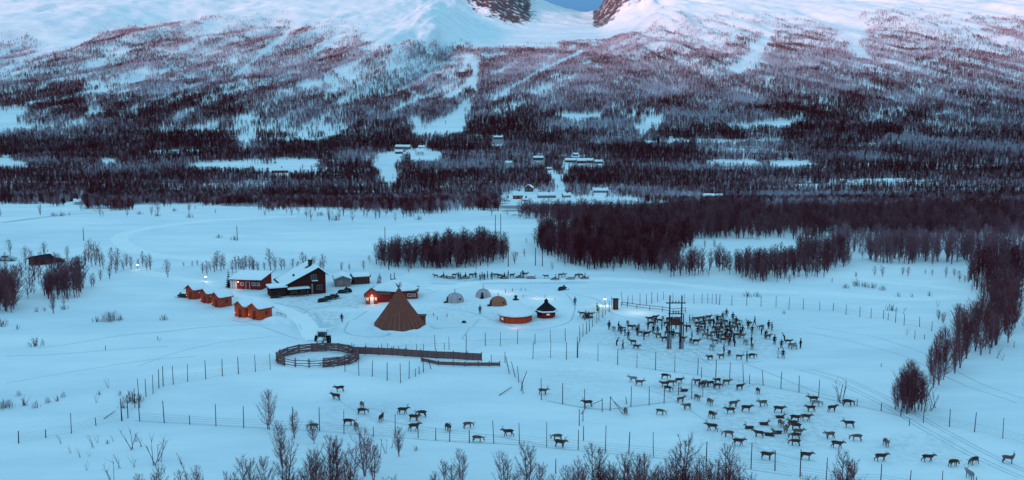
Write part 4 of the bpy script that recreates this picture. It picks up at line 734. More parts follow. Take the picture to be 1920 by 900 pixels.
MB().extrude([(-.7, -.2), (2.0, -.4), (1.5, .1), (.5, .7), (-.5, .5)], 'y', -.3, .3).build('board_stack', M['post'], ch)
t = gable_house('lit_entrance_cabin', 'small red entrance cabin with glowing windows left of the big brown tent', at(697, 568), R(8), 2.9, 3.4, 2.1, 3.3, M['red'], M['darkred'], .4, 0, None, 30, 'cabin')
door(t, .05, -1.71, 0, .85, 1.9, 0, M['white'], M['red']); window(t, -1.0, -1.71, 1.35, .5, .7, 0, True); window(t, 1.0, -1.71, 1.35, .5, .7, 0, True)
lm = MB().box((0, 0, 0), (.16, .16, .2)).build('wall_lamp', M['lampglow'], t, (.05, -1.85, 2.2)); glow((0, -.5, -.5), None, 0, 30, .12, (1, .5, .25), lm); glow((1.7, .8, -.9), None, 0, 12, .1, (1, .42, .2), lm)
# connecting passage
MB().box((0, 0, .8), (3.2, 2.0, 2.2)).build('passage_wall', M['darkred'], t, (2.9, 1.0, 0)); MB().box((0, 0, 2.0), (3.4, 2.6, .16)).build('passage_roof', M['brownwood'], t, (2.9, 1.0, 0))
# big brown tent
p = at(749, 610); t = empty('lavvu_tent', p, 0); tag(t, 'big brown cone tent with crossed poles sticking out of its top', 'tent')
RB, HT, NS = 6.0, 8.1, 16
mb = MB(); vs = []; rings = [(1, -.3), (1.0, 0), (.78, 1.72), (.5, 4.0), (.25, 6.1), (.06, HT)]
for j, (k, z) in enumerate(rings):
    for i in range(NS * 2):
        a = math.pi * i / NS; rr = RB * k * (1 if i % 2 == 0 else .965); vs.append((rr * math.cos(a), rr * math.sin(a) * .92, z))
mb.add(vs, [(j * 32 + i, j * 32 + (i + 1) % 32, (j + 1) * 32 + (i + 1) % 32, (j + 1) * 32 + i) for j in range(5) for i in range(32)]); mb.build('canvas', M['canvas'], t)
for i, u1 in ((20, .42), (22, .3), (23, .36), (24, .44), (27, .40), (28, .22), (26, .18), (25, .2), (18, .3)):
    a = math.pi * (i + .5) / NS; s_ = MB(); s_.tube((RB * .99 * math.cos(a), RB * .92 * .99 * math.sin(a), .05), (RB * (1 - u1) * .99 * math.cos(a), RB * .92 * (1 - u1) * .99 * math.sin(a), HT * u1), .035, .03, 4); s_.build('seam', M['seam'], t)
for i in range(8):
    a = i * .785 + .3; MB().tube((.45 * math.cos(a), .45 * math.sin(a), HT - .5), (-.6 * math.cos(a) * (1 + .4 * (i % 2)), -.6 * math.sin(a), HT + 1.0 + .35 * (i % 3)), .06, .045, 5).build('pole', M['post'], t)
MB().lathe([(.62, HT - .75), (.5, HT - .2), (.35, HT + .05)], 12).build('smoke_flap', M['canvas'], t)
e_ = MB(); e_.extrude([(-.9, -.2), (.9, -.2), (.9, 1.9), (-.9, 1.9)], 'x', 0, 2.6); e_.build('porch', M['canvas'], t, (3.0, 1.2, 0)); MB().box((0, 0, 0), (2.0, 2.2, .14)).build('porch_roof', M['brownwood'], t, (4.8, 1.2, 1.98))
# dome tents
def dome_tent(label, px, py, wpx, m, rz, hk=.82):
    p = at(px, py); s = F_PX / (p.y * cp); w0 = wpx / s; t = empty('dome_tent', p, rz); tag(t, label, 'tent', 'dome tents in the camp'); H_ = w0 * hk * .5 * 1.1; r0 = w0 / 2
    prf_ = [(r0, -.2), (r0 * .985, .25), (r0 * .9, H_ * .45), (r0 * .72, H_ * .72), (r0 * .45, H_ * .9), (r0 * .18, H_ * .99), (.03, H_ * 1.02)]
    MB().lathe(prf_, 16, jit=lambda i, j: 1 if i % 2 else .955).build('canvas', m, t)
    for i in range(8):
        a = math.pi / 4 * i + math.pi / 8; rib = MB(); pts = [(r * math.cos(a) * 1.005, r * math.sin(a) * 1.005, z + .01) for r, z in prf_]; rib.path(pts, [.04] * len(pts), 4); rib.build('rib', M['greywood'], t)
    MB().tube((0, 0, H_ * .98), (0, 0, H_ + 1.0), .07, .07, 6).build('stovepipe', M['black'], t)
    for ang in (-1.0, ): MB().extrude([(-.35, .0), (.35, .0), (.22, 1.35), (-.22, 1.35)], 'y', -.04, .04).build('door_flap', M['black'], t, (r0 * .95 * math.sin(ang), -r0 * .95 * math.cos(ang), 0), ang)
    MB().box((0, 0, 0), (.5, .05, .45)).build('window', M['black'], t, (r0 * .6, -r0 * .74, H_ * .42), .65)
    MB().box((0, 0, 0), (.9, .7, .25)).build('threshold', M['darkwood'], t, (-r0 * .95, -r0 * .6, .1)); return t
dome_tent('grey dome tent with a stovepipe, right of the big brown tent', 853, 565, 36, M['greycanvas'], 0)
dome_tent('pale grey dome tent with a dark doorway, farthest back of the tents', 906, 556, 30, M['greycanvas'], .9, .9)
dome_tent('rust brown dome tent in front of the pale grey one', 934, 571, 36, M['canvas2'], 0)
# big round hut: red wall, high snow cone
p = at(967, 601); t = empty('round_hut', p, 0); tag(t, 'round orange-red hut under a tall cone of snow', 'hut')
MB().lathe([(3.55, -.3), (3.55, 1.5)], 16).build('wall', M['orange'], t)
for i in range(16):
    a = 2 * math.pi * i / 16; MB().box((0, 0, .6), (.12, .12, 1.75)).build('wall_batten', M['red'], t, (3.57 * math.cos(a), 3.57 * math.sin(a), 0), a)
window(t, -2.95, -1.95, .85, .7, .5, R(-56), True); window(t, -3.3, -.9, .85, .5, .5, R(-75), True)
r_ = MB().lathe([(3.95, 1.42), (3.95, 1.56), (.6, 4.5)], 16).build('roof', M['darkred'], t)
MB().lathe([(4.0, 1.6), (4.05, 1.8), (3.7, 2.05), (2.9, 2.65), (2.0, 3.5), (1.2, 4.35), (.75, 4.75), (.4, 4.9)], 32, jit=lambda i, j: 1 + .02 * math.sin(i * 1.7 + j)).build('roof_snow', M['snow_roof'], r_, smooth=True)
c_ = MB().lathe([(.75, 4.75), (.7, 4.95), (.3, 5.05)], 12).build('smoke_vent', M['black'], t); MB().lathe([(.3, 5.05), (.3, 5.45), (.5, 5.6), (.1, 5.85)], 10).build('vent_cap', M['black'], c_)
glow(965, 615, 1.3, 40, .6, (1, .3, .12)); 
# dark hexagonal hut
p = at(1024, 594); t = empty('hexagonal_hut', p, .2); tag(t, 'dark six-sided grill hut with a pointed black roof', 'hut')
MB().lathe([(2.05, -.2), (2.25, 1.45)], 6).build('wall', M['darkred'], t)
for i in range(6):
    a = math.pi / 3 * i + math.pi / 6; window(t, 1.92 * math.cos(a), 1.92 * math.sin(a), .95, .8, .5, a + math.pi / 2, i == 4, M['darkwood'])
r_ = MB().lathe([(2.75, 1.35), (2.75, 1.47), (.45, 3.35)], 6).build('roof', M['tar'], t)
MB().lathe([(2.78, 1.48), (2.78, 1.62), (2.5, 1.72), (2.45, 1.66)], 6, close=False).build('roof_snow', M['snow_roof'], r_)
c_ = MB().lathe([(.5, 3.3), (.42, 3.75)], 6).build('chimney_hood', M['tar'], r_); MB().lathe([(.55, 3.75), (.1, 4.25)], 6).build('hood_cap', M['tar'], c_); MB().box((0, 0, 0), (.5, .3, .4)).build('ledge', M['darkred'], t, (-2.4, -.9, 1.5))
# outhouse in the pen corner
t = empty('wooden_booth', at(1154, 580), .15); tag(t, 'narrow brown wooden booth standing in the back corner of the pen', 'booth')
MB().box((0, 0, 1.25), (1.1, 1.0, 2.4)).build('wall', M['brownwood'], t); MB().box((0, 0, 2.5), (1.4, 1.3, .12)).build('roof', M['tar'], t); door(t, 0, -.51, .1, .7, 1.9, 0, M['brownwood'], M['darkwood'])
# dark raised hut at the far left
t = gable_house('dark_hut', 'dark brown hut with a bare dark roof among the left birches', at(77, 495), R(-30), 4.2, 5.2, 1.8, 2.6, M['darkwood'], M['tar'], .5, 0, None, 40, 'hut')
window(t, .6, -2.61, 1.1, .8, .6, 0, False, M['darkwood'])

# ------------------------------------------------------------------ houses of the far settlement
def far_house(label, px, py, wpx, hpx, dpx, wall, rz=0, snow=.5, name='farm_house', cat='house', wins=3, ridge_along=True):
    p = at(px, py); s = F_PX / (p.y * cp); W_, H_ = wpx / s, hpx / s; D_ = dpx / s
    t = empty(name, p, rz); tag(t, label, cat, 'houses of the far settlement'); ev = H_ * .6
    mb = MB()
    if ridge_along: mb.extrude([(-D_ / 2, -1), (D_ / 2, -1), (D_ / 2, ev), (0, H_), (-D_ / 2, ev)], 'x', -W_ / 2, W_ / 2)
    else: mb.extrude([(-W_ / 2, -1), (W_ / 2, -1), (W_ / 2, ev), (0, H_), (-W_ / 2, ev)], 'y', -D_ / 2, D_ / 2)
    mb.build('wall', wall, t); o_ = .5; rf = MB()
    if ridge_along: k = (H_ - ev) / (D_ / 2); rf.extrude([(-D_ / 2 - o_, ev - o_ * k + .05), (0, H_ + .05), (D_ / 2 + o_, ev - o_ * k + .05), (D_ / 2 + o_, ev - o_ * k + .05 + snow), (0, H_ + .05 + snow), (-D_ / 2 - o_, ev - o_ * k + .05 + snow)], 'x', -W_ / 2 - o_, W_ / 2 + o_)
    else: k = (H_ - ev) / (W_ / 2); rf.extrude([(-W_ / 2 - o_, ev - o_ * k + .05), (0, H_ + .05), (W_ / 2 + o_, ev - o_ * k + .05), (W_ / 2 + o_, ev - o_ * k + .05 + snow), (0, H_ + .05 + snow), (-W_ / 2 - o_, ev - o_ * k + .05 + snow)], 'y', -D_ / 2 - o_, D_ / 2 + o_)
    r_ = rf.build('roof', M['snow_roof'], t); MB().box((0, 0, 0), (.9, .9, 1.6)).build('chimney', M['black'], r_, (W_ * .12, 0, H_ + .9))
    for i in range(wins): window(t, -W_ / 2 + W_ * (i + .5) / wins, -D_ / 2 - .02, ev * .55, min(1.2, W_ / wins * .5), ev * .35, 0, False, M['white'])
    return t
for q, (lab, px, py, a, b, c_, mt) in enumerate(FAR_HOUSES):
    far_house(lab, px, py, a, b, c_, M[mt], R([-14, 9, 22, -8, 5][q % 5]), ridge_along=(a > b * 1.5 or q % 2 == 0), wins=3 if a > 20 else 2)

# ------------------------------------------------------------------ power lines, lamps
t = empty('power_pole_frame', at(1264, 654), 0); tag(t, 'tall H-shaped power pole frame with a transformer platform inside the pen', 'power pole')
for sx in (-1.08, 1.35):
    MB().tube((sx, 0, -.3), (sx * .98, 0, 10.9), .17, .13, 8).build('pole', M['post'], t)
    MB().tube((sx + .42, .1, -.3), (sx + .40, .1, 7.2 if sx > 0 else 6.5), .12, .10, 8).build('prop_pole', M['post'], t)
    MB().tube((sx - .35, -.2, -.3), (sx - .3, -.1, 6.2), .10, .09, 6).build('prop_pole', M['post'], t)
MB().box((0, 0, 0), (3.9, .2, .2)).build('crossarm', M['post'], t, (.1, -.12, 9.4)); MB().box((0, 0, 0), (2.9, .16, .16)).build('crossarm', M['post'], t, (.1, -.12, 7.2))
for k in range(3):
    MB().lathe([(.05, 0), (.12, .1), (.06, .2), (.12, .3), (.04, .42)], 8).build('insulator', M['ceramic'], t, (-.5 + k * .6, -.12, 9.5)); MB().lathe([(.05, 0), (.14, -.15), (.07, -.3), (.14, -.45), (.07, -.6), (.12, -.75)], 8).build('insulator', M['ceramic'], t, (-.4 + k * .52, -.3, 7.9))
MB().box((0, 0, 0), (2.6, 1.2, .14)).build('platform', M['brownwood'], t, (.12, -.3, 5.1)); tb = MB().box((0, 0, 0), (1.5, .9, 1.15)).build('transformer', M['brownwood'], t, (.12, -.35, 5.75))
for k in range(7): MB().box((0, 0, 0), (.05, .12, .9)).build('cooling_fin', M['brownwood'], tb, (-.66 + k * .22, -.5, 0))
def pole(label, px, py, hpx, arm=0, brace=0):
    p = at(px, py); s = F_PX / (p.y * cp); h = hpx / s; t = empty('utility_pole', p, 0); tag(t, label, 'power pole', 'power poles around the camp'); MB().tube((0, 0, -.3), (0, 0, h), .14, .10, 7).build('pole', M['post'], t)
    if arm: MB().box((0, 0, h - .5), (arm, .12, .12)).build('crossarm', M['post'], t)
    MB().lathe([(.05, 0), (.09, .08), (.03, .2)], 6).build('insulator', M['ceramic'], t, (0, 0, h)); return p + Vector((0, 0, h - .1))
T = [pole('single power pole, leftmost on the far snowfield', 157, 451, 24), pole('single power pole on the far snowfield above the farmhouse', 445, 451, 28), pole('thin power pole on the far snowfield left of the long grove', 722, 452, 27), pole('thin power pole at the left end of the long grove', 729, 506, 54, 0),
     pole('left one of the two tall poles rising behind the long grove', 929, 462, 60), pole('right one of the two tall poles rising behind the long grove', 939, 460, 60), pole('left one of the two poles at the left edge of the dark wood', 1004, 498, 34), pole('right one of the two poles at the left edge of the dark wood', 1017, 499, 34), pole('thin pole in the snow by the pen gate', 953, 500, 38)]
def lamp_post(label, px, py, h, energy):
    p = at(px, py); t = empty('lamp_post', p, 0); tag(t, label, 'lamp', 'lit lamps around the camp'); MB().tube((0, 0, -.3), (0, 0, h), .06, .05, 6).build('pole', M['black'], t)
    MB().lathe([(.08, h - .02), (.28, h + .02), (.3, h + .22), (.1, h + .35)], 10).build('lamp_glass', M['lampglow'], t); MB().lathe([(.34, h + .36), (.05, h + .5)], 10).build('lamp_cap', M['black'], t); glow((0, -.45, h - .1), None, 0, energy, .25, (1, .85, .65), t)
lamp_post('lit lamp on a short post left of the long red building', 386, 528, 1.2, 20); lamp_post('lit lamp on a post beside the left birches', 258, 505, 1.2, 10); lamp_post('bright lit lamp by the pen fence near the green jacket', 1134, 573, 1.5, 60)
for q, (px, py, e) in enumerate(((922, 545, 26), (938, 547, 26), (954, 551, 26), (1006, 559, 34), (1030, 560, 34), (1195, 586, 110))):
    p = at(px, py); t = empty('ground_lamp', p, 0); tag(t, 'low ground lamp, %s from the left, lighting the snow by the tents and pen' % nth(q + 1), 'lamp', 'low lamps lighting the snow'); MB().tube((0, 0, -.2), (0, 0, .35), .04, .04, 5).build('stake', M['black'], t); MB().lathe([(.09, .35), (.1, .5), (.02, .55)], 8).build('lamp_glass', M['litglass'], t); glow((0, -.2, 1.6 if e < 100 else 3.2), None, 0, e, .2, (1, .88, .75), t)

# ------------------------------------------------------------------ fences
POSTM = [MB().tube((0, 0, -.4), (0, 0, 1), .075, .05, 6).mesh('post', M['post']), None]
def rod(name, p0, p1, r, m, parent, loc):
    return MB().tube(Vector(p0), Vector(p1), r, r * .85, 6).build(name, m, parent, loc)
WIRE = mat('fence_wire', (.05, .05, .06), .6, .2, 9)
def fence(name, label, posts, net=2, wire_h=(.25, .6, .95, 1.3), r=1.0):
    """posts: (px, base py, height px[, lean px])"""
    first = at(posts[0][0], posts[0][1]); t = empty(name, first, 0); tag(t, label, 'fence'); pts = []
    for e in posts:
        p = at(e[0], e[1]); s = F_PX / (p.y * cp); h = e[2] / s; ln = (e[3] / s if len(e) > 3 else random.uniform(-.09, .09))
        o = link('post', POSTM[0], t, p - first); o.scale = (r * random.uniform(.8, 1.25), r * random.uniform(.8, 1.25), h); o.rotation_euler = (random.uniform(-.03, .03), math.atan2(ln, h), random.uniform(0, 6)); pts.append((p - first, h))
    for (a, ha), (b, hb) in zip(pts[:-1], pts[1:]):
        if (a - b).length > 14: continue
        wb = MB()
        for z in wire_h: wb.tube(a + Vector((0, 0, min(z, ha))), b + Vector((0, 0, min(z, hb))), .011, .011, 3, False)
        wb.build('wire_strand_set', WIRE, t)['kind'] = 'stuff'
    return t
fence('wire_fence', 'short low fence running in from the lower left corner', [(35, 831, 25), (86, 821, 17), (134, 813, 42), (180, 798, 17), (228, 789, 44)])
fence('wire_fence', 'net fence climbing from the lower left up to the plank ring', [(229, 789, 46), (240, 784, 48), (253, 764, 38), (262, 765, 60), (274, 744, 36), (287, 738, 38), (298, 728, 38), (306, 724, 40), (325, 721, 38), (352, 716, 36), (386, 711, 38), (417, 705, 34), (447, 701, 34), (479, 697, 34), (507, 693, 32)])
fence('wire_fence', 'net fence looping below the plank ring and the long plank fence', [(647, 697, 36), (673, 704, 36), (698, 706, 32), (726, 713, 36), (751, 718, 40), (767, 710, 36), (779, 706, 16), (786, 701, 15), (794, 698, 38), (808, 692, 22, 6)])
fence('wire_fence', 'long wire fence crossing the foreground in front of the reindeer', [(262, 790, 45), (308, 793, 45), (356, 796, 19), (405, 799, 45), (457, 802, 44), (502, 804, 20), (550, 807, 48), (599, 808, 48), (645, 814, 48), (700, 820, 22), (741, 818, 44), (784, 821, 46), (817, 826, 25), (843, 828, 40), (880, 830, 26), (926, 832, 46, 6), (974, 833, 44), (1025, 838, 50, 5), (1084, 843, 40), (1135, 847, 54), (1179, 852, 46), (1225, 856, 50), (1275, 864, 40), (1324, 868, 44), (1408, 879, 54), (1453, 883, 42), (1500, 894, 56), (1549, 901, 48), (1601, 908, 48), (1651, 908, 42), (1705, 918, 40), (1766, 920, 42), (1830, 932, 42), (1900, 940, 44)])
fence('leaning_post_fence', 'steep row of leaning fence posts right of the plank fence', [(921, 681, 18), (947, 680, 22), (955, 701, 35, 7), (966, 707, 34, 10), (973, 717, 32, 12), (979, 719, 26, 10), (977, 733, 18, 3), (981, 738, 20, -3)])
fence('wire_fence', 'fence dipping below the pen between the leaning posts and the herd', [(1015, 750, 44), (1055, 758, 43), (1096, 766, 40), (1129, 772, 27), (1144, 770, 29), (1183, 763, 42), (1217, 760, 38), (1245, 756, 32), (1272, 741, 26), (1297, 748, 39), (1318, 744, 22)])
t = empty('corner_brace', at(1129, 772)); tag(t, 'pair of slanting poles bracing the fence corner below the pen', 'brace'); p0 = at(1129, 772)
for a, b, z0_, z1_ in (((1108, 760), (1128, 772), .1, 1.9), ((1089, 777), (1100, 768), .0, .5), ((1144, 757), (1168, 777), 1.2, .05), ((1150, 762), (1172, 773), .9, .05)): rod('brace_pole', at(*a, z0_) - p0, at(*b, z1_) - p0, .05, M['post'], t, (0, 0, 0))
fence('wire_fence', 'long fence running between the pen and the lower herd to the right edge', [(999, 673, 34), (1032, 671, 32), (1062, 674, 34), (1083, 671, 32), (1121, 677, 33), (1158, 684, 31), (1194, 690, 30), (1229, 694, 36), (1265, 698, 36), (1308, 703, 34), (1342, 708, 36), (1368, 710, 34), (1394, 716, 36, -3), (1405, 720, 20, -2), (1431, 723, 30, -3), (1464, 729, 34), (1498, 736, 34), (1535, 743, 34), (1571, 752, 12), (1607, 761, 15), (1652, 771, 17), (1689, 781, 14), (1731, 793, 34), (1780, 800, 36), (1827, 810, 40), (1880, 822, 42), (1935, 836, 42)])
fence('wire_fence', 'back fence of the pen running off to the right wood', [(1167, 570, 24, 3), (1177, 571, 18), (1186, 570, 18), (1200, 573, 24), (1212, 572, 22), (1222, 569, 23), (1233, 566, 18), (1244, 562, 16), (1262, 566, 18), (1283, 568, 18), (1301, 569, 20), (1316, 569, 20), (1327, 569, 20), (1335, 570, 20), (1343, 570, 20), (1349, 571, 20), (1372, 573, 20), (1400, 573, 22), (1427, 575, 22), (1455, 576, 22), (1479, 580, 24), (1506, 581, 22), (1537, 582, 18), (1562, 583, 16), (1586, 590, 20), (1612, 594, 20), (1633, 597, 20), (1656, 598, 18, 4), (1665, 600, 14), (1679, 605, 28), (1695, 610, 22), (1724, 613, 20), (1747, 621, 20), (1773, 628, 16)])
fence('pen_side_fence', 'close-set post fence forming the left side of the pen', [(1082, 671, 42), (1087, 640, 30), (1093, 631, 26), (1100, 626, 24), (1105, 622, 24), (1111, 613, 20), (1119, 606, 22), (1123, 601, 18), (1130, 596, 24), (1135, 590, 24), (1142, 585, 22), (1147, 577, 22)])
fence('wire_fence', 'two rows of thin posts behind the long plank fence', [(660, 656, 14), (664, 657, 12), (686, 658, 16), (716, 660, 17), (727, 660, 18), (738, 660, 12), (748, 659, 11), (762, 659, 14), (781, 658, 14), (794, 660, 16), (816, 656, 30), (833, 656, 14), (842, 656, 26), (874, 662, 38), (910, 648, 26), (938, 649, 27), (970, 645, 30), (1003, 645, 20), (1032, 640, 24), (1060, 640, 26)])
fence('wire_fence', 'few short posts in the snow right of the big brown tent', [(798, 594, 6), (813, 592, 6), (820, 600, 7), (838, 594, 7)], wire_h=(.4,))
fence('wire_fence', 'row of short stakes behind the round hut', [(948, 549, 8), (961, 546, 6), (977, 545, 6), (985, 545, 5), (1022, 559, 8), (1041, 563, 5), (981, 557, 5)], wire_h=(.4,))
for q, (px, py, h, ln) in enumerate(sorted([(198, 656, 9, 0), (296, 638, 8, 0), (1086, 798, 33, 0), (1093, 790, 22, 0), (1094, 826, 30, 0), (1042, 888, 30, 0), (1175, 757, 14, -2), (1315, 709, 22, 0), (1652, 688, 7, 0), (1715, 636, 18, 0), (1733, 636, 10, 0), (1901, 652, 13, 0), (1705, 798, 14, 0), (1574, 752, 34, 5), (1582, 742, 20, 4)])):
    o = link('stake', POSTM[0], None, at(px, py)); s = F_PX / (o.location.y * cp); o.scale = (1, 1, h / s); o.rotation_euler = (0, math.atan2(ln, h), 0); tag(o, 'lone wooden stake in open snow away from the fences, %s from the left' % nth(q + 1), 'stake', 'lone stakes in the snow')
for q, (a, b) in enumerate([((195, 786), (216, 775)), ((936, 742), (960, 729))]):
    p0 = at(*a); o = rod('fallen_pole', at(*a, .1) - p0, at(*b, .35) - p0, .06, M['post'], None, p0); tag(o, ['thin fallen pole lying beside the lower left net fence', 'thin fallen pole lying below the long plank fence'][q], 'pole')
# rail fence inside the pen
t = empty('rail_fence', at(1165, 571)); p0 = at(1165, 571); tag(t, 'two-rail timber fence along the back of the pen', 'fence'); ps = [(1165, 575), (1176, 576), (1194, 579), (1218, 582), (1242, 584), (1262, 588), (1285, 586)]
for a in ps: rod('post', at(*a, -.2) - p0, at(*a, 1.2) - p0, .08, M['rail'], t, (0, 0, 0))
for a, b in zip(ps[:-1], ps[1:]):
    for z in (.5, 1.1): rod('rail', at(*a, z) - p0, at(*b, z) - p0, .07, M['rail'], t, (0, 0, 0))
# the plank ring
cx_, cy_ = at(596, 676).xy; t = empty('plank_ring', (cx_, cy_, ground(cx_, cy_))); tag(t, 'ring-shaped corral of weathered brown planks below the tractor', 'corral')
RX, RY, NB_ = 7.6, 8.2, 18
for i in range(NB_):
    a = 2 * math.pi * (i + .5) / NB_; b = 2 * math.pi * (i + 1.5) / NB_
    pa = Vector((cx_ + RX * math.cos(a), cy_ + RY * math.sin(a), 0)); pb = Vector((cx_ + RX * math.cos(b), cy_ + RY * math.sin(b), 0)); pa.z = ground(pa.x, pa.y); pb.z = ground(pb.x, pb.y); o3 = t.location
    MB().tube(pa + Vector((0, 0, -.3)) - o3, pa + Vector((0, 0, 1.75)) - o3, .11, .1, 6).build('post', M['rail'], t)
    gate = abs(((a + b) / 2) % (2 * math.pi) - 4.55) < .42
    for k in range(3 if gate else 8):
        z = (.35 + k * .45) if gate else (.15 + k * .21)
        d_ = pb - pa; mid = (pa + pb) / 2 - o3; rl = MB().box((0, 0, 0), (d_.length + .5, .08, .12 if gate else .2)); o = rl.build('plank', M['rail'], t, (mid.x + (.04 if k % 2 else -.04), mid.y, mid.z + z + random.uniform(-.07, .07)), math.atan2(d_.y, d_.x) + random.uniform(-.05, .05)); o.rotation_euler[1] = random.uniform(-.06, .06)
# inner brush rail of the ring
for i in range(70):
    a = random.uniform(-1.3, 1.3); rr = random.uniform(.86, .99); p_ = Vector((cx_ + RX * rr * math.cos(a), cy_ + RY * rr * math.sin(a), 0)); p_.z = ground(p_.x, p_.y) + random.uniform(.1, 1.2); q_ = p_ + Vector((random.uniform(-.6, .6), random.uniform(-2, 2), random.uniform(-.3, .3)))
    MB().tube(p_ - t.location, q_ - t.location, .07, .05, 5).build('loose_pole', M['rail'], t)
# long plank fence to the right
def plank_run(name, label, pts, n, hh, th=.2):
    t = empty(name, at(*pts[0])); p0 = at(*pts[0]); tag(t, label, 'fence')
    for a, b in zip(pts[:-1], pts[1:]):
        A_, B_ = at(*a) - p0, at(*b) - p0; d_ = B_ - A_; MB().tube(A_ + Vector((0, 0, -.3)), A_ + Vector((0, 0, hh + .25)), .1, .09, 6).build('post', M['rail'], t)
        for k in range(n):
            z = .12 + (hh - .1) * (k + .5) / n; o = MB().box((0, 0, 0), (d_.length + .1, .06, hh / n * .9)).build('plank', M['rail'], t, (A_ + B_) / 2 + Vector((0, -.08 if k % 2 else -.05, z)), math.atan2(d_.y, d_.x)); o.rotation_euler[1] = -math.atan2(d_.z, math.hypot(d_.x, d_.y))
    MB().tube(B_ + Vector((0, 0, -.3)), B_ + Vector((0, 0, hh + .25)), .1, .09, 6).build('post', M['rail'], t)
plank_run('plank_fence', 'long brown plank fence running right from the plank ring', [(660, 664), (685, 665), (710, 666), (735, 667), (760, 669), (789, 671), (818, 673), (850, 674), (876, 676), (903, 677)], 5, 1.5)
plank_run('low_plank_run', 'low half-buried plank run below the long plank fence', [(790, 678), (822, 685), (850, 686), (872, 687), (897, 687), (917, 687), (937, 687)], 2, .75)

# ------------------------------------------------------------------ vehicles
def car(label, px, py, wpx, body, rz, snow=False):
    p = at(px, py); s = F_PX / (p.y * cp); k = wpx / s / 4.4; t = empty('parked_car', p, rz); t.scale = (k, k, k); tag(t, label, 'car', 'cars parked at the left edge')
    prof_ = [(-2.2, .3), (-2.18, .75), (-1.9, .95), (-1.45, 1.0), (-.95, 1.42), (.35, 1.45), (1.0, 1.0), (1.95, .85), (2.2, .62), (2.2, .3)]
    b = MB(); vs = []; n = len(prof_)
    for yy, kz in ((-.82, .93), (-.88, 1), (.88, 1), (.82, .93)):
        for x, z in prof_: vs.append((x * (.99 if kz < 1 else 1), yy * (1 if z < 1.05 else .84), .3 + (z - .3) * (1 if kz == 1 else .995)))
    b.add(vs, [tuple(range(n)), tuple(range(4 * n - 1, 3 * n - 1, -1))] + [(j * n + i, j * n + (i + 1) % n, (j + 1) * n + (i + 1) % n, (j + 1) * n + i) for j in range(3) for i in range(n)]); bo = b.build('body', body, t)
    for sy in (-1, 1):
        MB().extrude([(-1.3, 1.02), (-.92, 1.36), (.32, 1.39), (.88, 1.02)], 'y', sy * .79 - .04, sy * .79 + .06 * sy).build('side_window', M['glass'], bo)
        for sx in (-1.4, 1.35):
            wl = MB().tube((0, -.1, 0), (0, .1, 0), .33, .33, 14).build('wheel', M['rubber'], t, (sx, sy * .84, .33)); MB().tube((0, -.12, 0), (0, .12, 0), .19, .19, 10).build('rim', M['metal'], wl)
        MB().box((0, 0, 0), (.08, .35, .16)).build('headlight', M['lampglow'] if snow else M['white'], t, (2.18, sy * .6, .68)); MB().box((0, 0, 0), (.06, .3, .16)).build('tail_light', M['red'], t, (-2.2, sy * .6, .8))
    if snow: MB().box((0, 0, 0), (1.5, 1.35, .16), taper=.85).build('roof_snow', M['snow_roof'], bo, (-.3, 0, 1.52))
    return t
car('silver car parked at the far left edge', 14, 489, 33, M['silver'], 0); car('dark car with a snowy roof beside the dark hut', 107, 493, 33, M['black'], .25, True)
# tractor seen from behind the ring, snow on everything
t = empty('tractor', at(604, 650), R(-90)); t.scale = (1.22, 1.22, 1.22); tag(t, 'snow-covered tractor standing behind the plank ring', 'tractor'); M['tractor'] = mat('frosted_tractor_paint', (.26, .24, .26), .6, .6, 3)
for sy in (-1, 1):
    wl = MB().lathe([(.45, -.24), (.86, -.24), (.92, -.12), (.92, .12), (.86, .24), (.45, .24)], 20, close=False).build('rear_wheel', M['rubber'], t, (-.7, sy * 1.0, .9)); wl.rotation_euler = (math.pi / 2, 0, 0); MB().lathe([(.46, -.1), (.46, .1)], 12).build('rim', M['snow_roof'], wl)
    wf = MB().lathe([(.25, -.17), (.5, -.17), (.54, 0), (.5, .17), (.25, .17)], 16, close=False).build('front_wheel', M['rubber'], t, (1.5, sy * .8, .52)); wf.rotation_euler = (math.pi / 2, 0, 0); MB().lathe([(.26, -.08), (.26, .08)], 10).build('rim', M['snow_roof'], wf)
    MB().box((0, 0, 0), (1.1, .5, .1)).build('fender', M['snow_roof'], t, (-.7, sy * .95, 1.9)); MB().tube((1.9, sy * .5, 1.0), (2.6, sy * .5, .4), .09, .09, 5).build('loader_arm', M['tractor'], t); MB().tube((.3, sy * .6, 1.7), (1.9, sy * .5, 1.0), .09, .09, 5).build('loader_arm', M['tractor'], t)
MB().box((0, 0, 0), (1.9, .8, .75), taper=.92).build('bonnet', M['tractor'], t, (1.15, 0, 1.2)); MB().box((0, 0, 0), (1.8, .8, .16), taper=.8).build('bonnet_snow', M['snow_roof'], t, (1.15, 0, 1.66))
cb = MB()
for sx in (-1.1, .2):
    for sy in (-.65, .65): cb.tube((sx, sy, 1.0), (sx * .92, sy * .92, 2.5), .06, .06, 5)
cb.build('cab_frame', M['tractor'], t); MB().box((0, 0, 0), (1.2, 1.15, .85)).build('cab_glass', M['glass'], t, (-.45, 0, 2.0)); MB().box((0, 0, 0), (1.2, 1.2, .6)).build('cab_body', M['tractor'], t, (-.5, 0, 1.25)); MB().box((0, 0, 0), (1.6, 1.6, .12)).build('cab_roof', M['tractor'], t, (-.45, 0, 2.55)); MB().box((0, 0, 0), (1.55, 1.55, .26), taper=.82).build('roof_snow', M['snow_roof'], t, (-.45, 0, 2.74)); MB().tube((1.3, .3, 1.5), (1.3, .3, 2.5), .05, .05, 6).build('exhaust', M['black'], t)
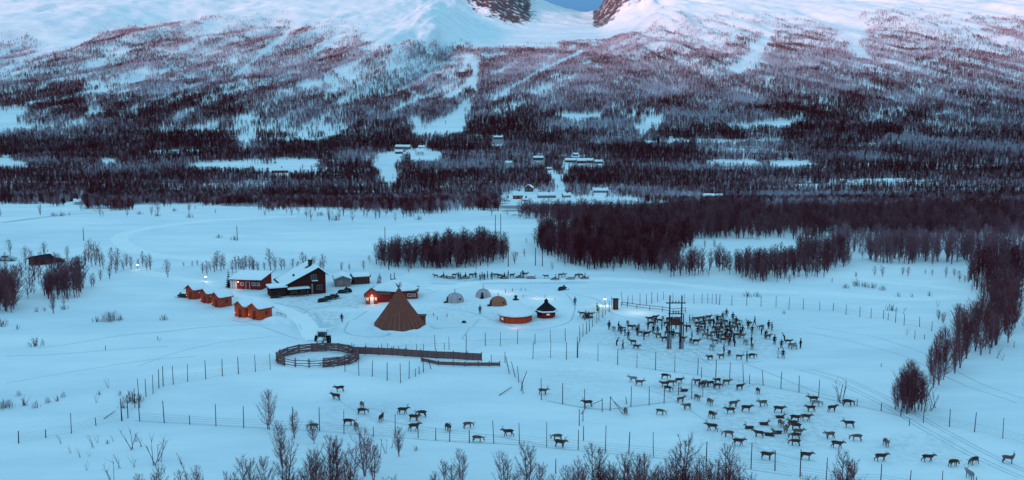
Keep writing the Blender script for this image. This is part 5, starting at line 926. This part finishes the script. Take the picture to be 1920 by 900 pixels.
for sx_, sy_, sz_, dx_, dy_, dz_ in ((1.9, 0, 1.62, .5, .8, .2), (2.05, 0, 1.25, .16, .75, .4), (.2, .55, 1.5, .5, .3, .3), (.2, -.55, 1.5, .5, .3, .3), (2.5, 0, .9, .35, 1.9, .2), (1.5, .8, 1.1, .8, .4, .14), (1.5, -.8, 1.1, .8, .4, .14)): MB().box((0, 0, 0), (dx_, dy_, dz_), taper=.75).build('snow_patch', M['snow_roof'], t, (sx_, sy_, sz_))
bk = MB(); bk.extrude([(0, .1), (.5, .05), (.55, .15), (.12, .3), (.1, .8), (0, .8)], 'y', -1.0, 1.0); bk.build('bucket', M['tractor'], t, (2.6, 0, 0))
# snowmobiles
def snowmobile_parts(t, m=None):
    m = m or M['black']
    MB().extrude([(-1.2, .25), (.9, .25), (1.3, .5), (1.1, .75), (.5, .95), (.2, .8), (-1.3, .7), (-1.5, .45)], 'y', -.28, .28).build('body', m, t); MB().extrude([(-1.3, .72), (.1, .8), (.05, 1.0), (-1.2, .92)], 'y', -.2, .2).build('seat', M['rubber'], t)
    MB().extrude([(.45, .95), (.75, .9), (.5, 1.35), (.4, 1.35)], 'y', -.2, .2).build('windshield', M['glass'], t); MB().tube((.3, -.38, 1.12), (.3, .38, 1.12), .03, .03, 5).build('handlebar', M['black'], t)
    MB().extrude([(-1.4, .0), (.3, .0), (.5, .2), (.3, .32), (-1.4, .32), (-1.6, .15)], 'y', -.2, .2).build('track_belt', M['rubber'], t)
    for sy in (-1, 1): MB().extrude([(.4, .0), (1.5, .0), (1.75, .22), (1.6, .2), (1.45, .06), (.4, .06)], 'y', sy * .48 - .07, sy * .48 + .07).build('ski', M['black'], t); MB().tube((.95, sy * .46, .05), (.8, sy * .25, .5), .03, .03, 5).build('ski_strut', M['metal'], t)
SM = [('snowmobile parked at the lower left of the machines by the farmhouse', 607, 566, .5), ('snowmobile with a raised windshield in the middle of the machines', 618, 562, .2), ('snowmobile nearest the farmhouse corner, right of the other two', 628, 559, -.4), ('snowmobile parked in front of the open shelter', 644, 550, .1), ('snowmobile at the right end below the open shelter', 652, 547, 2.4), ('dark snowmobile beside the farmhouse porch', 518, 559, .6), ('snowmobile parked left of the red cabins', 342, 558, 2.9), ('dark machine in the snow right of the sled row', 1055, 544, .7)]
for lab, px, py, rz in SM:
    t = empty('snowmobile', at(px, py), rz); tag(t, lab, 'snowmobile', 'snowmobiles in the camp'); snowmobile_parts(t)
t = empty('pole_stack', at(712, 531)); tag(t, 'dark upright poles leaning together left of the snow mound', 'poles')
for k in range(7): MB().tube((-.8 + k * .18, 0, -.1), (-.25 + k * .1 + random.uniform(-.2, .2), 0, 2.3 + random.uniform(-.5, .4)), .07, .05, 5).build('pole', M['post'], t)
t = empty('handrail', at(520, 592)); tag(t, 'short dark rail frame at the right end of the red cabin row', 'rail'); p0 = at(520, 592)
for a in ((519, 591), (527, 592), (536, 596)): rod('post', at(*a, -.1) - p0, at(*a, .8) - p0, .05, M['post'], t, (0, 0, 0))
rod('rail', at(519, 591, .75) - p0, at(536, 596, .75) - p0, .05, M['post'], t, (0, 0, 0)); rod('rail', at(519, 591, .4) - p0, at(536, 596, .4) - p0, .04, M['post'], t, (0, 0, 0))
o = MB().lathe([(.45, -.1), (.55, .2), (.3, .45), (.05, .5)], 9).build('dark_sack', M['black'], None, at(870, 605), smooth=True); tag(o, 'small dark sack lying in the snow below the grey dome tent', 'sack')
# snow heap at the end of the cabin row and by the camp
def heap(px, py, rx, ry, h, lab):
    p = at(px, py); m = MB(); m.lathe([(1.25, -.35), (1.0, 0), (.86, h * .3), (.6, h * .72), (.3, h * .95), (.001, h)], 26, jit=lambda i, j: 1 + .07 * math.sin(i * 1.3 + j) + .04 * math.sin(i * 3.1), close=False, sx=rx, sy=ry); o = m.build('snow_heap', M['snow_roof'], None, p, 0, True); tag(o, lab, 'snow heap', None, 'thing')
heap(514, 605, 3.0, 2.2, 1.35, 'snow heap against the near right end of the red cabin row')

# ------------------------------------------------------------------ bodies grown as one skin
def skin(name, verts, edges, radii, root=0, sub=1):
    me = bpy.data.meshes.new(name + '_skeleton'); me.from_pydata(verts, edges, []); o = bpy.data.objects.new(name, me); col.objects.link(o)
    sm = o.modifiers.new('skin', 'SKIN'); sm.use_smooth_shade = True; sm.branch_smoothing = .3
    if not me.skin_vertices: me.attributes
    for i, d in enumerate(me.skin_vertices[0].data):
        r_ = radii[i]; d.radius = (r_, r_) if isinstance(r_, (int, float)) else r_; d.use_root = (i == root)
    if sub: ss = o.modifiers.new('sub', 'SUBSURF'); ss.levels = sub; ss.render_levels = sub
    bpy.context.view_layer.update(); dg = bpy.context.evaluated_depsgraph_get(); out = bpy.data.meshes.new_from_object(o.evaluated_get(dg)); bpy.data.objects.remove(o); out.name = name; return out
def reindeer_mesh(pose, k):
    V = [(-.52, 0, .88), (-.15, 0, .85), (.22, 0, .83), (.46, 0, .90)]; Rr = [.25, .29, .29, .23]; E = [(0, 1), (1, 2), (2, 3)]
    if pose == 'lie': V = [(x, y, z - .60) for x, y, z in V]
    def chain(start, pts, rs):
        a = start
        for p, r_ in zip(pts, rs): V.append(p); Rr.append(r_); E.append((a, len(V) - 1)); a = len(V) - 1
        return a
    if pose in ('stand', 'walk'): h = chain(3, [(.68, 0, .98), (.85, 0, 1.08), (1.0, 0, 1.02), (1.14, 0, .90)], [.19, .14, .10, .065]); head = (.85, 1.12)
    elif pose == 'graze': h = chain(3, [(.72, 0, .86), (.88, 0, .60), (.95, 0, .38), (1.0, 0, .20)], [.14, .11, .09, .055]); head = (.90, .62)
    elif pose == 'turn': h = chain(3, [(.62, .08, 1.10), (.68, .22, 1.26), (.68, .38, 1.22), (.66, .52, 1.12)], [.145, .115, .085, .055]); head = (.68, 1.30)
    else: h = chain(3, [(.62, 0, .56), (.74, 0, .76), (.90, 0, .72), (1.04, 0, .62)], [.145, .115, .085, .055]); head = (.74, .80)
    chain(0, [(-.70, 0, .96 - (.6 if pose == 'lie' else 0)), (-.76, 0, .84 - (.6 if pose == 'lie' else 0))], [.06, .04])
    for s in (-1, 1):
        if pose == 'lie':
            chain(3, [(.45, .17 * s, .22), (.72, .19 * s, .10), (.45, .20 * s, .05)], [.09, .05, .035]); chain(0, [(-.45, .22 * s, .20), (-.15, .26 * s, .10), (-.5, .27 * s, .05)], [.10, .05, .035]); continue
        f = .16 * s if pose == 'walk' else .03 * s; g = -.18 * s if pose == 'walk' else -.03 * s
        chain(3, [(.40, .15 * s, .66), (.40 + f * .6, .14 * s, .40), (.38 + f, .14 * s, .12), (.41 + f, .14 * s, .02)], [.11, .062, .045, .052])
        chain(0, [(-.46, .16 * s, .68), (-.40 + g * .3, .15 * s, .55), (-.60 + g * .7, .15 * s, .36), (-.56 + g, .15 * s, .11), (-.53 + g, .15 * s, .02)], [.14, .10, .055, .043, .052])
    me = skin('reindeer_body', V, E, Rr, 1, 1); return me, head
def antler_mesh(head, big, pose):
    mb = MB(); x0, z0 = head; yo = .3 if pose == 'turn' else 0
    for s in (-1, 1):
        pts = [(x0, .06 * s, z0), (x0 - .14, .16 * s, z0 + .18 * big), (x0 - .16, .26 * s, z0 + .42 * big), (x0 - .02, .30 * s, z0 + .62 * big), (x0 + .10, .26 * s, z0 + .74 * big)]
        if pose == 'turn': pts = [(p[0], p[1] + .22, p[2]) for p in pts]
        if pose == 'graze': pts = [(x0 + (p[2] - z0) * .75 + .02, p[1], z0 + (x0 - p[0]) + .28 * (p[2] - z0) + .04) for p in pts]
        mb.path(pts, [.026, .024, .02, .016, .008], 4)
        for a, b in ((1, (.18, 0, .10)), (2, (-.12, .02 * s, .14)), (3, (-.10, .04 * s, .16))): p = Vector(pts[a]); mb.tube(p, p + Vector(b) * big, .016, .006, 3)
    # ears
    for s in (-1, 1): p = Vector((x0 - .02, .09 * s + (.22 if pose == 'turn' else 0), z0 - .01)); mb.tube(p, p + Vector((-.05, .13 * s, .05)), .03, .008, 4)
    return mb.mesh('antlers', M['antler'])
def hide_mat(name, back, pale, leg):
    m = bpy.data.materials.new(name); m.use_nodes = True; n = m.node_tree; L = n.links; b = n.nodes['Principled BSDF']; b.inputs['Roughness'].default_value = .95; b.inputs['Specular IOR Level'].default_value = 0.0
    tc = n.nodes.new('ShaderNodeTexCoord'); sx = n.nodes.new('ShaderNodeSeparateXYZ'); L.new(tc.outputs['Object'], sx.inputs[0]); nz = n.nodes.new('ShaderNodeTexNoise'); nz.inputs['Scale'].default_value = 3; L.new(tc.outputs['Object'], nz.inputs['Vector'])
    def ramp(src, stops):
        ad = n.nodes.new('ShaderNodeMath'); ad.operation = 'MULTIPLY_ADD'; L.new(nz.outputs[0], ad.inputs[0]); ad.inputs[1].default_value = .25; L.new(src, ad.inputs[2]); r_ = n.nodes.new('ShaderNodeValToRGB')
        while len(r_.color_ramp.elements) < len(stops): r_.color_ramp.elements.new(.5)
        for e, (p, c) in zip(r_.color_ramp.elements, stops): e.position = p; e.color = (*c, 1)
        L.new(ad.outputs[0], r_.inputs[0]); return r_.outputs[0]
    z = ramp(sx.outputs[2], [(.0, leg), (.62, leg), (.80, pale), (.92, back)]); x = ramp(sx.outputs[0], [(.0, (0, 0, 0)), (.60, (0, 0, 0)), (.75, (1, 1, 1)), (.95, (1, 1, 1))])
    bw = n.nodes.new('ShaderNodeRGBToBW'); L.new(x, bw.inputs[0]); mu = n.nodes.new('ShaderNodeMath'); mu.operation = 'MULTIPLY'; mu.inputs[1].default_value = .55; L.new(bw.outputs[0], mu.inputs[0])
    mx = n.nodes.new('ShaderNodeMix'); mx.data_type = 'RGBA'; L.new(mu.outputs[0], mx.inputs['Factor']); L.new(z, mx.inputs['A']); mx.inputs['B'].default_value = (*pale, 1); L.new(mx.outputs['Result'], b.inputs['Base Color']); return m
HIDES = [('dark brown', hide_mat('dark_reindeer_hide', (.085, .038, .030), (.24, .15, .13), (.085, .042, .035))), ('grey-brown', hide_mat('grey_brown_reindeer_hide', (.17, .09, .07), (.38, .27, .24), (.12, .065, .055))), ('pale grey', hide_mat('pale_reindeer_hide', (.24, .21, .20), (.42, .40, .39), (.16, .13, .12)))]
POSES = {'stand': 'standing', 'walk': 'walking', 'graze': 'grazing with lowered head', 'turn': 'standing with turned head', 'lie': 'lying'}
DEER = {}
for ps_ in POSES:
    me, hd = reindeer_mesh(ps_, 0); ants = [antler_mesh(hd, b, ps_) for b in (.3, .62)]
    for q, (hn, hm) in enumerate(HIDES): m2 = me.copy(); m2.materials.clear(); m2.materials.append(hm); DEER[ps_, q] = (m2, ants)
def reindeer(px, py, face, pose, hide, where, group, scale=1.0, label=None):
    p = at(px, py); me, ants = DEER[pose, hide]; ang = {'R': 0, 'L': math.pi, 'F': -math.pi / 2, 'B': math.pi / 2}[face] + random.uniform(-.45, .45)
    o = link('reindeer', me, None, p, ang); s = scale * random.uniform(.94, 1.06); o.scale = (s, s * random.uniform(.95, 1.1), s * random.uniform(.9, .98)); link('antlers', random.choice(ants), o)
    tag(o, label or where, 'reindeer', group); return o
FW = {'R': 'facing right', 'L': 'facing left', 'F': 'facing the camera', 'B': 'facing away'}
def herd(lst, where, group, scale=1.0):
    lst = sorted(lst, key=lambda e: e[0])
    for i, (px, py, f, ps_, *h) in enumerate(lst):
        hide = h[0] if h else random.choice([0, 0, 1, 1])
        lab = '%s reindeer %s, %s from the left %s' % (HIDES[hide][0], POSES[ps_] if ps_ != 'graze' else 'grazing', nth(i + 1), where); reindeer(px, py, f, ps_, hide, where, group, scale, lab)
S, W, G, T_, D = 'stand', 'walk', 'graze', 'turn', 'lie'
herd([(637, 735, 'L', S, 0), (630, 750, 'L', S, 0), (679, 777, 'R', G, 0), (679, 766, 'F', S, 1), (715, 790, 'B', S, 0), (755, 777, 'R', W, 0), (776, 790, 'R', S, 0), (791, 782, 'L', G, 0), (776, 808, 'R', W, 0), (653, 798, 'R', G, 0), (668, 806, 'F', S, 1), (588, 806, 'L', G, 1), (840, 808, 'F', S, 0), (877, 803, 'R', G, 1), (895, 829, 'R', G, 1), (953, 818, 'L', W, 0), (1045, 826, 'L', G, 1), (1050, 839, 'R', S, 0)], 'in the lower left herd', 'reindeer of the lower left herd', 1.08)
herd([(1018, 740, 'R', S, 1), (1102, 763, 'L', S, 0), (1173, 777, 'F', S, 1), (1187, 717, 'L', W, 2), (1199, 723, 'R', S, 1), (1247, 711, 'R', G, 0), (1246, 726, 'L', S, 0), (1258, 724, 'R', S, 1), (1273, 719, 'R', S, 0), (1252, 734, 'R', G, 0), (1283, 734, 'L', D, 0), (1276, 755, 'R', S, 1), (1288, 768, 'L', S, 1), (1307, 751, 'F', S, 1), (1238, 778, 'R', G, 1)], 'below the pen fence', 'reindeer below the pen fence', 1.02)
herd([(1307, 721, 'L', S), (1322, 724, 'R', G), (1332, 725, 'L', G), (1345, 719, 'L', S, 0), (1345, 729, 'R', G), (1362, 722, 'R', S, 1), (1387, 731, 'R', S, 0), (1421, 738, 'F', S, 0), (1316, 727, 'R', S)], 'in the row just under the pen', 'reindeer in the tight row under the pen', 1.0)
herd([(1331, 760, 'F', S, 1), (1335, 784, 'F', S, 0), (1335, 808, 'L', W, 0), (1375, 764, 'R', S, 1), (1369, 776, 'L', S, 0), (1399, 773, 'R', S, 0), (1430, 763, 'L', W, 1), (1460, 774, 'R', S, 0), (1525, 755, 'L', S, 0), (1530, 762, 'R', G, 2), (1520, 772, 'L', S, 0), (1511, 789, 'R', W, 0), (1491, 791, 'R', S, 0), (1462, 784, 'R', D, 0), (1486, 794, 'L', D, 0), (1464, 801, 'F', S, 1), (1473, 811, 'F', S, 1), (1432, 797, 'R', D, 0), (1405, 804, 'L', D, 0), (1423, 820, 'L', S, 0), (1442, 817, 'R', D, 0), (1457, 813, 'L', D, 0), (1492, 807, 'L', G, 0), (1496, 817, 'R', S, 1), (1491, 824, 'L', G, 0), (1491, 836, 'L', G, 0), (1366, 820, 'L', G, 1), (1384, 836, 'R', W, 0), (1437, 862, 'R', S, 0), (1511, 862, 'R', S, 0)], 'in the big lower right herd', 'reindeer of the big lower right herd', 1.08)
herd([(1560, 772, 'R', S, 0), (1589, 762, 'R', G, 0), (1592, 802, 'L', S, 0), (1556, 823, 'L', S, 1), (1606, 827, 'L', G, 1), (1569, 841, 'R', W, 0), (1661, 837, 'F', S, 1), (1651, 865, 'R', W, 0), (1739, 866, 'R', W, 0), (1787, 875, 'R', G, 0), (1826, 871, 'L', G, 0), (1890, 869, 'R', T_, 1), (1818, 897, 'B', S, 2)], 'in the string at lower right', 'reindeer strung out at the right', 1.12)
PEN = [(1308, 612, 'R', S, 0), (1312, 620, 'L', S, 1), (1328, 600, 'R', S, 0), (1334, 606, 'L', S, 0), (1340, 620, 'R', S, 0), (1352, 620, 'L', S, 0), (1364, 618, 'R', S, 0), (1366, 626, 'L', S, 0), (1374, 620, 'R', S, 1), (1356, 643, 'R', S, 0), (1364, 638, 'L', S, 0), (1380, 634, 'R', S, 0), (1221, 612, 'R', S, 0), (1234, 634, 'L', S, 1), (1290, 618, 'L', S, 0), (1384, 614, 'L', S, 0), (1340, 645, 'L', S, 1), (1250, 612, 'R', S, 0), (1276, 612, 'L', S, 0), (1151, 620, 'F', S, 2), (1164, 621, 'R', G, 1), (1177, 610, 'F', S, 1), (1182, 618, 'R', S, 0), (1191, 618, 'F', S, 2), (1197, 618, 'B', S, 2), (1200, 630, 'R', G, 1), (1213, 631, 'R', S, 0), (1187, 646, 'L', S, 0), (1193, 655, 'R', W, 0), (1218, 603, 'L', S, 0), (1228, 600, 'R', S, 0), (1243, 602, 'F', S, 2), (1245, 640, 'L', S, 0), (1252, 630, 'R', S), (1236, 606, 'L', G), (1270, 632, 'L', S, 2), (1305, 603, 'L', S), (1316, 602, 'R', S), (1318, 614, 'L', G), (1325, 607, 'R', S, 2), (1347, 600, 'L', S, 2), (1351, 606, 'R', S, 2), (1355, 612, 'L', S, 2), (1347, 613, 'R', G), (1360, 608, 'L', S, 0), (1322, 633, 'R', G, 2), (1316, 625, 'L', S, 2), (1330, 636, 'L', S), (1337, 630, 'R', S), (1350, 629, 'L', S, 1), (1357, 634, 'R', S), (1345, 624, 'R', S, 0), (1305, 646, 'R', S, 0), (1295, 643, 'F', S, 1), (1391, 635, 'R', S, 1), (1398, 646, 'F', S, 2), (1427, 618, 'L', G, 1), (1405, 606, 'L', D, 2), (1440, 636, 'R', S), (1478, 645, 'R', S, 0), (1488, 655, 'L', G, 2), (1484, 652, 'R', S, 1), (1331, 675, 'L', S, 0), (1352, 673, 'L', S, 1), (1386, 674, 'R', S, 1), (1367, 667, 'F', S, 0), (1410, 672, 'R', G, 0), (1335, 656, 'F', S, 2), (1410, 655, 'F', S, 1), (1377, 611, 'L', S, 1), (1383, 607, 'R', G, 2), (1300, 606, 'F', S, 2), (1280, 640, 'R', S), (1262, 606, 'L', S, 0), (1254, 603, 'R', S, 0), (1270, 603, 'R', S, 0)]
herd(PEN, 'in the feeding pen', 'reindeer in the feeding pen', 1.0)

# people: one skin each, clothing by height, a hat of its own
def person_mesh(pose, jacket, trousers):
    Z = 0; V = [(0, 0, .95), (0, 0, 1.12), (0, 0, 1.36), (0, 0, 1.50), (.015, 0, 1.60), (.02, 0, 1.72)]; Rr = [(.17, .14), (.165, .14), (.20, .145), .065, .085, .09]; E = [(0, 1), (1, 2), (2, 3), (3, 4), (4, 5)]
    def chain(a, pts, rs):
        for p, r_ in zip(pts, rs): V.append(p); Rr.append(r_); E.append((a, len(V) - 1)); a = len(V) - 1
    chain(4, [(.10, 0, 1.62)], [.022])
    for s in (-1, 1):
        st = {'walk': .2 * s, 'sit': 0}.get(pose, .02 * s)
        if pose == 'sit': chain(0, [(.12, .12 * s, .93), (.50, .13 * s, .98), (.60, .13 * s, .60), (.72, .13 * s, .50)], [.12, .09, .07, .055])
        else: chain(0, [(.02, .11 * s, .84), (.02 + st * .6, .12 * s, .50), (st, .12 * s, .10), (st + .16, .13 * s, .05)], [.115, .085, .06, .055])
        if pose in ('reach', 'bend') and s < 0: arm = [(.0, .22 * s, 1.40), (.18, .27 * s, 1.20), (.42, .22 * s, 1.16), (.52, .20 * s, 1.16)]
        elif pose == 'reach': arm = [(.0, .22 * s, 1.40), (.14, .28 * s, 1.18), (.36, .20 * s, 1.06), (.46, .17 * s, 1.05)]
        else: arm = [(.0, .22 * s, 1.40), (-.02, .31 * s, 1.14), (.07, .33 * s, .90), (.10, .33 * s, .80)]
        chain(2, arm, [.075, .06, .05, .042]); tip = arm[-1]; a = len(V) - 1; d_ = Vector(arm[-1]) - Vector(arm[-2]); d_.normalize()
        for q in range(4): f_ = Vector(tip) + d_ * (.085, .1, .095, .075)[q] + Vector((0, 0, 0)) + Vector((-.03 + q * .02, 0, -.008 * q)); V.append(tuple(f_)); Rr.append(.012); E.append((a, len(V) - 1))
        V.append((tip[0] + .05, tip[1] - .045 * s, tip[2] + .0)); Rr.append(.014); E.append((a, len(V) - 1))
    if pose == 'bend':
        V = [((x * .75 + (z - .95) * .55, y, .95 + (z - .95) * .83 - x * .3) if z > .96 else (x, y, z)) for x, y, z in V]
    if pose == 'sit': V = [(x, y, z - .42) for x, y, z in V]
    me = skin('person_body', V, E, Rr, 0, 1); zs = np.zeros(len(me.vertices) * 3); me.vertices.foreach_get('co', zs); zs = zs.reshape(-1, 3)
    off = -.42 if pose == 'sit' else 0; waist, neck = .86 + off, (1.34 if pose == 'bend' else 1.50) + off
    mi = []
    for p in me.polygons:
        c = p.center; hand = abs(c.y) > .26 and c.z < .84 + off or (c.x > .44 and c.z > 1.0 + off and abs(c.y) > .1)
        mi.append(3 if c.z > neck and c.x > -.01 else (1 if (c.z > waist and not hand) else (2 if hand or c.z < .16 else 0)))
    me.materials.clear()
    for m in (trousers, jacket, M['rubber'], SKIN): me.materials.append(m)
    me.polygons.foreach_set('material_index', mi); return me
SKIN = mat('face_skin', (.50, .28, .20), .6, .05, 8)
def cloth(nm, c): return mat(nm + '_winter_cloth', c, .85, .15, 12)
CL = {'black': cloth('black', (.014, .013, .018)), 'dark blue': cloth('dark_blue', (.02, .03, .07)), 'dark brown': cloth('dark_brown', (.05, .03, .028)), 'grey': cloth('grey', (.16, .15, .17)), 'white': cloth('white', (.62, .62, .62)), 'yellow-green': cloth('yellow_green', (.30, .50, .04)), 'dark red': cloth('dark_red', (.16, .02, .03)), 'tan': cloth('tan', (.28, .18, .13))}
HATS = {}
def hat_mesh(c, pose):
    if (c, pose) in HATS: return HATS[c, pose]
    h = {'stand': (.01, 1.74), 'walk': (.01, 1.74), 'reach': (.01, 1.74), 'bend': (.44, 1.60), 'sit': (.01, 1.32)}[pose]
    mb = MB(); mb.lathe([(.118, h[1] - .04), (.122, h[1] + .02), (.10, h[1] + .09), (.05, h[1] + .13), (.01, h[1] + .14)], 10, (h[0], 0)); HATS[c, pose] = mb.mesh('hat', CL[c], True); return HATS[c, pose]
PM = {}
def person(px, py, face, pose, jacket, trousers, label, group, dz=0):
    k = (pose, jacket, trousers)
    if k not in PM:
        base = PM.get(('base', pose))
        if base is None: base = PM['base', pose] = person_mesh(pose, CL['black'], CL['black'])
        m2 = base.copy(); m2.materials[0] = CL[trousers]; m2.materials[1] = CL[jacket]; PM[k] = m2
    o = link('person', PM[k], None, at(px, py, dz), {'R': 0, 'L': math.pi, 'F': -math.pi / 2, 'B': math.pi / 2}[face] + random.uniform(-.5, .5)); s = random.uniform(1.04, 1.14); o.scale = (s * 1.08, s * 1.08, s)
    link('hat', hat_mesh(random.choice(['black', 'black', 'dark red', 'dark blue', 'grey']), pose), o); tag(o, label, 'person', group); return o
PP = [(1142, 618, 'F', 'stand', 'black'), (1160, 620, 'R', 'walk', 'black'), (1164, 627, 'B', 'stand', 'dark blue'), (1178, 636, 'F', 'stand', 'dark blue'), (1156, 648, 'R', 'bend', 'black'), (1168, 655, 'L', 'walk', 'dark brown'), (1215, 618, 'L', 'reach', 'black'), (1225, 626, 'F', 'stand', 'black'), (1233, 627, 'B', 'stand', 'dark blue'), (1241, 618, 'L', 'stand', 'black'), (1207, 637, 'R', 'reach', 'black'), (1262, 635, 'F', 'stand', 'black'), (1267, 617, 'R', 'stand', 'grey'), (1276, 642, 'L', 'bend', 'dark brown'), (1287, 622, 'R', 'reach', 'dark red'), (1297, 637, 'R', 'stand', 'black'), (1331, 612, 'F', 'stand', 'black'), (1338, 613, 'R', 'stand', 'black'), (1319, 609, 'B', 'stand', 'dark blue'), (1362, 595, 'F', 'stand', 'black'), (1374, 602, 'F', 'stand', 'black'), (1368, 615, 'L', 'stand', 'black'), (1383, 623, 'R', 'walk', 'dark blue'), (1392, 626, 'F', 'stand', 'black'), (1410, 626, 'F', 'stand', 'black'), (1415, 610, 'L', 'walk', 'black'), (1441, 617, 'F', 'stand', 'dark brown'), (1447, 620, 'R', 'stand', 'grey'), (1435, 634, 'F', 'bend', 'black'), (1343, 633, 'R', 'stand', 'black'), (1347, 640, 'F', 'stand', 'dark blue'), (1367, 648, 'F', 'stand', 'dark red'), (1375, 641, 'R', 'reach', 'black'), (1372, 632, 'L', 'stand', 'dark red'), (1363, 628, 'R', 'stand', 'black'), (1357, 664, 'R', 'stand', 'black'), (1409, 646, 'L', 'stand', 'dark red'), (1400, 678, 'R', 'reach', 'black'), (1452, 646, 'F', 'stand', 'black'), (1471, 640, 'L', 'bend', 'black'), (1465, 653, 'F', 'stand', 'dark brown'), (1468, 672, 'F', 'walk', 'black'), (1459, 671, 'F', 'stand', 'white'), (1501, 653, 'L', 'stand', 'black'), (1293, 606, 'R', 'stand', 'grey'), (1355, 600, 'F', 'stand', 'black')]
PP += [(1321, 622, 'R', 'stand', 'black'), (1327, 629, 'L', 'reach', 'black'), (1345, 606, 'F', 'stand', 'black'), (1352, 615, 'R', 'stand', 'dark blue'), (1360, 636, 'L', 'stand', 'black'), (1380, 610, 'F', 'stand', 'black'), (1388, 632, 'R', 'stand', 'black'), (1368, 640, 'F', 'stand', 'black'), (1377, 650, 'R', 'stand', 'dark brown'), (1403, 617, 'F', 'stand', 'black'), (1428, 628, 'L', 'stand', 'black'), (1308, 628, 'F', 'stand', 'black'), (1228, 610, 'F', 'stand', 'black'), (1250, 625, 'R', 'stand', 'black'), (1195, 628, 'F', 'stand', 'black'), (1172, 630, 'L', 'reach', 'black')]
PP.sort(key=lambda e: e[0])
PT = {'stand': 'standing', 'walk': 'walking', 'reach': 'reaching out', 'bend': 'leaning forward'}
for i, (px, py, f, ps_, jc) in enumerate(PP): person(px, py, f, ps_, jc, 'white' if jc == 'white' else 'black', 'person in %s winter clothes %s, %s from the left in the pen' % (jc, PT[ps_], nth(i + 1)), 'visitors in the feeding pen')
person(641, 604, 'B', 'stand', 'black', 'black', 'person in black standing alone left of the big brown tent', None); person(900, 588, 'F', 'stand', 'black', 'black', 'person in black standing alone below the rust brown tent', None); person(1078, 572, 'F', 'stand', 'dark blue', 'black', 'person in dark clothes standing alone right of the dark hexagonal hut', None)
SR = [(860, 524, 'F', 'black'), (864, 524, 'L', 'dark blue'), (892, 522, 'F', 'black'), (900, 526, 'R', 'black'), (904, 523, 'L', 'dark blue'), (908, 525, 'F', 'black'), (914, 522, 'R', 'dark red'), (922, 524, 'F', 'black'), (953, 520, 'L', 'black'), (980, 519, 'F', 'dark blue')]
for i, (px, py, f, jc) in enumerate(SR): person(px, py, f, 'stand', jc, 'black', 'person in %s standing by the sled row, %s from the left there' % (jc, nth(i + 1)), 'people along the sled row')
# sleds and harnessed reindeer in a row
def sled(px, py, face, label, rider=None):
    t = empty('reindeer_sled', at(px, py), 0 if face == 'R' else math.pi); tag(t, label, 'sled', 'reindeer sleds in a row')
    for s in (-1, 1): MB().extrude([(-1.3, 0), (1.0, 0), (1.45, .35), (1.38, .38), (.95, .08), (-1.3, .08)], 'y', s * .38 - .05, s * .38 + .05).build('runner', M['brownwood'], t)
    for k in range(3): MB().box((-.9 + k * .8, 0, .2), (.08, .8, .26)).build('crossbar', M['brownwood'], t)
    MB().box((0, 0, .38), (2.2, .8, .08)).build('deck', M['brownwood'], t); MB().extrude([(-1.1, .42), (-1.05, .42), (-1.2, .95), (-1.28, .95)], 'y', -.38, .38).build('backrest', M['brownwood'], t); MB().box((-.1, 0, .5), (1.7, .7, .16), taper=.85).build('hide_seat', M['hide'], t)
for i, (px, py, f, r_) in enumerate([(831, 521, 'L', 1), (845, 522, 'R', 0), (872, 522, 'L', 1), (945, 522, 'L', 1), (975, 521, 'L', 1), (996, 522, 'L', 0), (1041, 525, 'L', 1), (1070, 524, 'L', 0), (1096, 523, 'L', 1)]):
    sled(px, py, f, 'wooden reindeer sled with a hide seat, %s from the left in the row' % nth(i + 1))
    if r_: person(px + 1, py, f, 'sit', 'black', 'black', 'person in black sitting on the %s sled from the left' % nth(i + 1), 'people along the sled row', .08)
herd([(817, 521, 'L', S, 1), (852, 520, 'R', S, 1), (884, 520, 'R', S, 0), (930, 520, 'L', S, 1), (937, 521, 'R', G, 0), (960, 520, 'R', S, 0), (985, 518, 'R', S, 1), (1024, 522, 'L', S, 1), (1051, 520, 'R', S, 1), (1057, 519, 'R', S, 2), (1082, 521, 'R', W, 1), (1089, 520, 'L', S, 0)], 'in the row of sleds', 'reindeer harnessed in the sled row')
# people resting on a sled by the pen fence
sled(1101, 596, 'R', 'wooden sled with people sitting on it beside the pen fence'); person(1098, 596, 'F', 'sit', 'black', 'black', 'person in black sitting on the sled by the pen fence', None, .08); person(1103, 597, 'F', 'sit', 'dark red', 'black', 'person in dark red sitting at the right end of the sled by the fence', None, .08)
person(1122, 586, 'F', 'bend', 'yellow-green', 'black', 'person in a bright yellow-green jacket at the pen fence', None); person(1119, 583, 'R', 'stand', 'black', 'black', 'person in black standing behind the yellow-green jacket', None); person(1097, 600, 'L', 'bend', 'tan', 'grey', 'person in tan clothes crouching in front of the fence-side sled', None)
reindeer(1107, 594, 'R', 'stand', 1, '', None, 1, 'grey-brown reindeer standing behind the sled at the pen fence'); reindeer(1091, 593, 'L', 'stand', 1, '', None, 1, 'grey-brown reindeer at the left end of the fence-side sled')
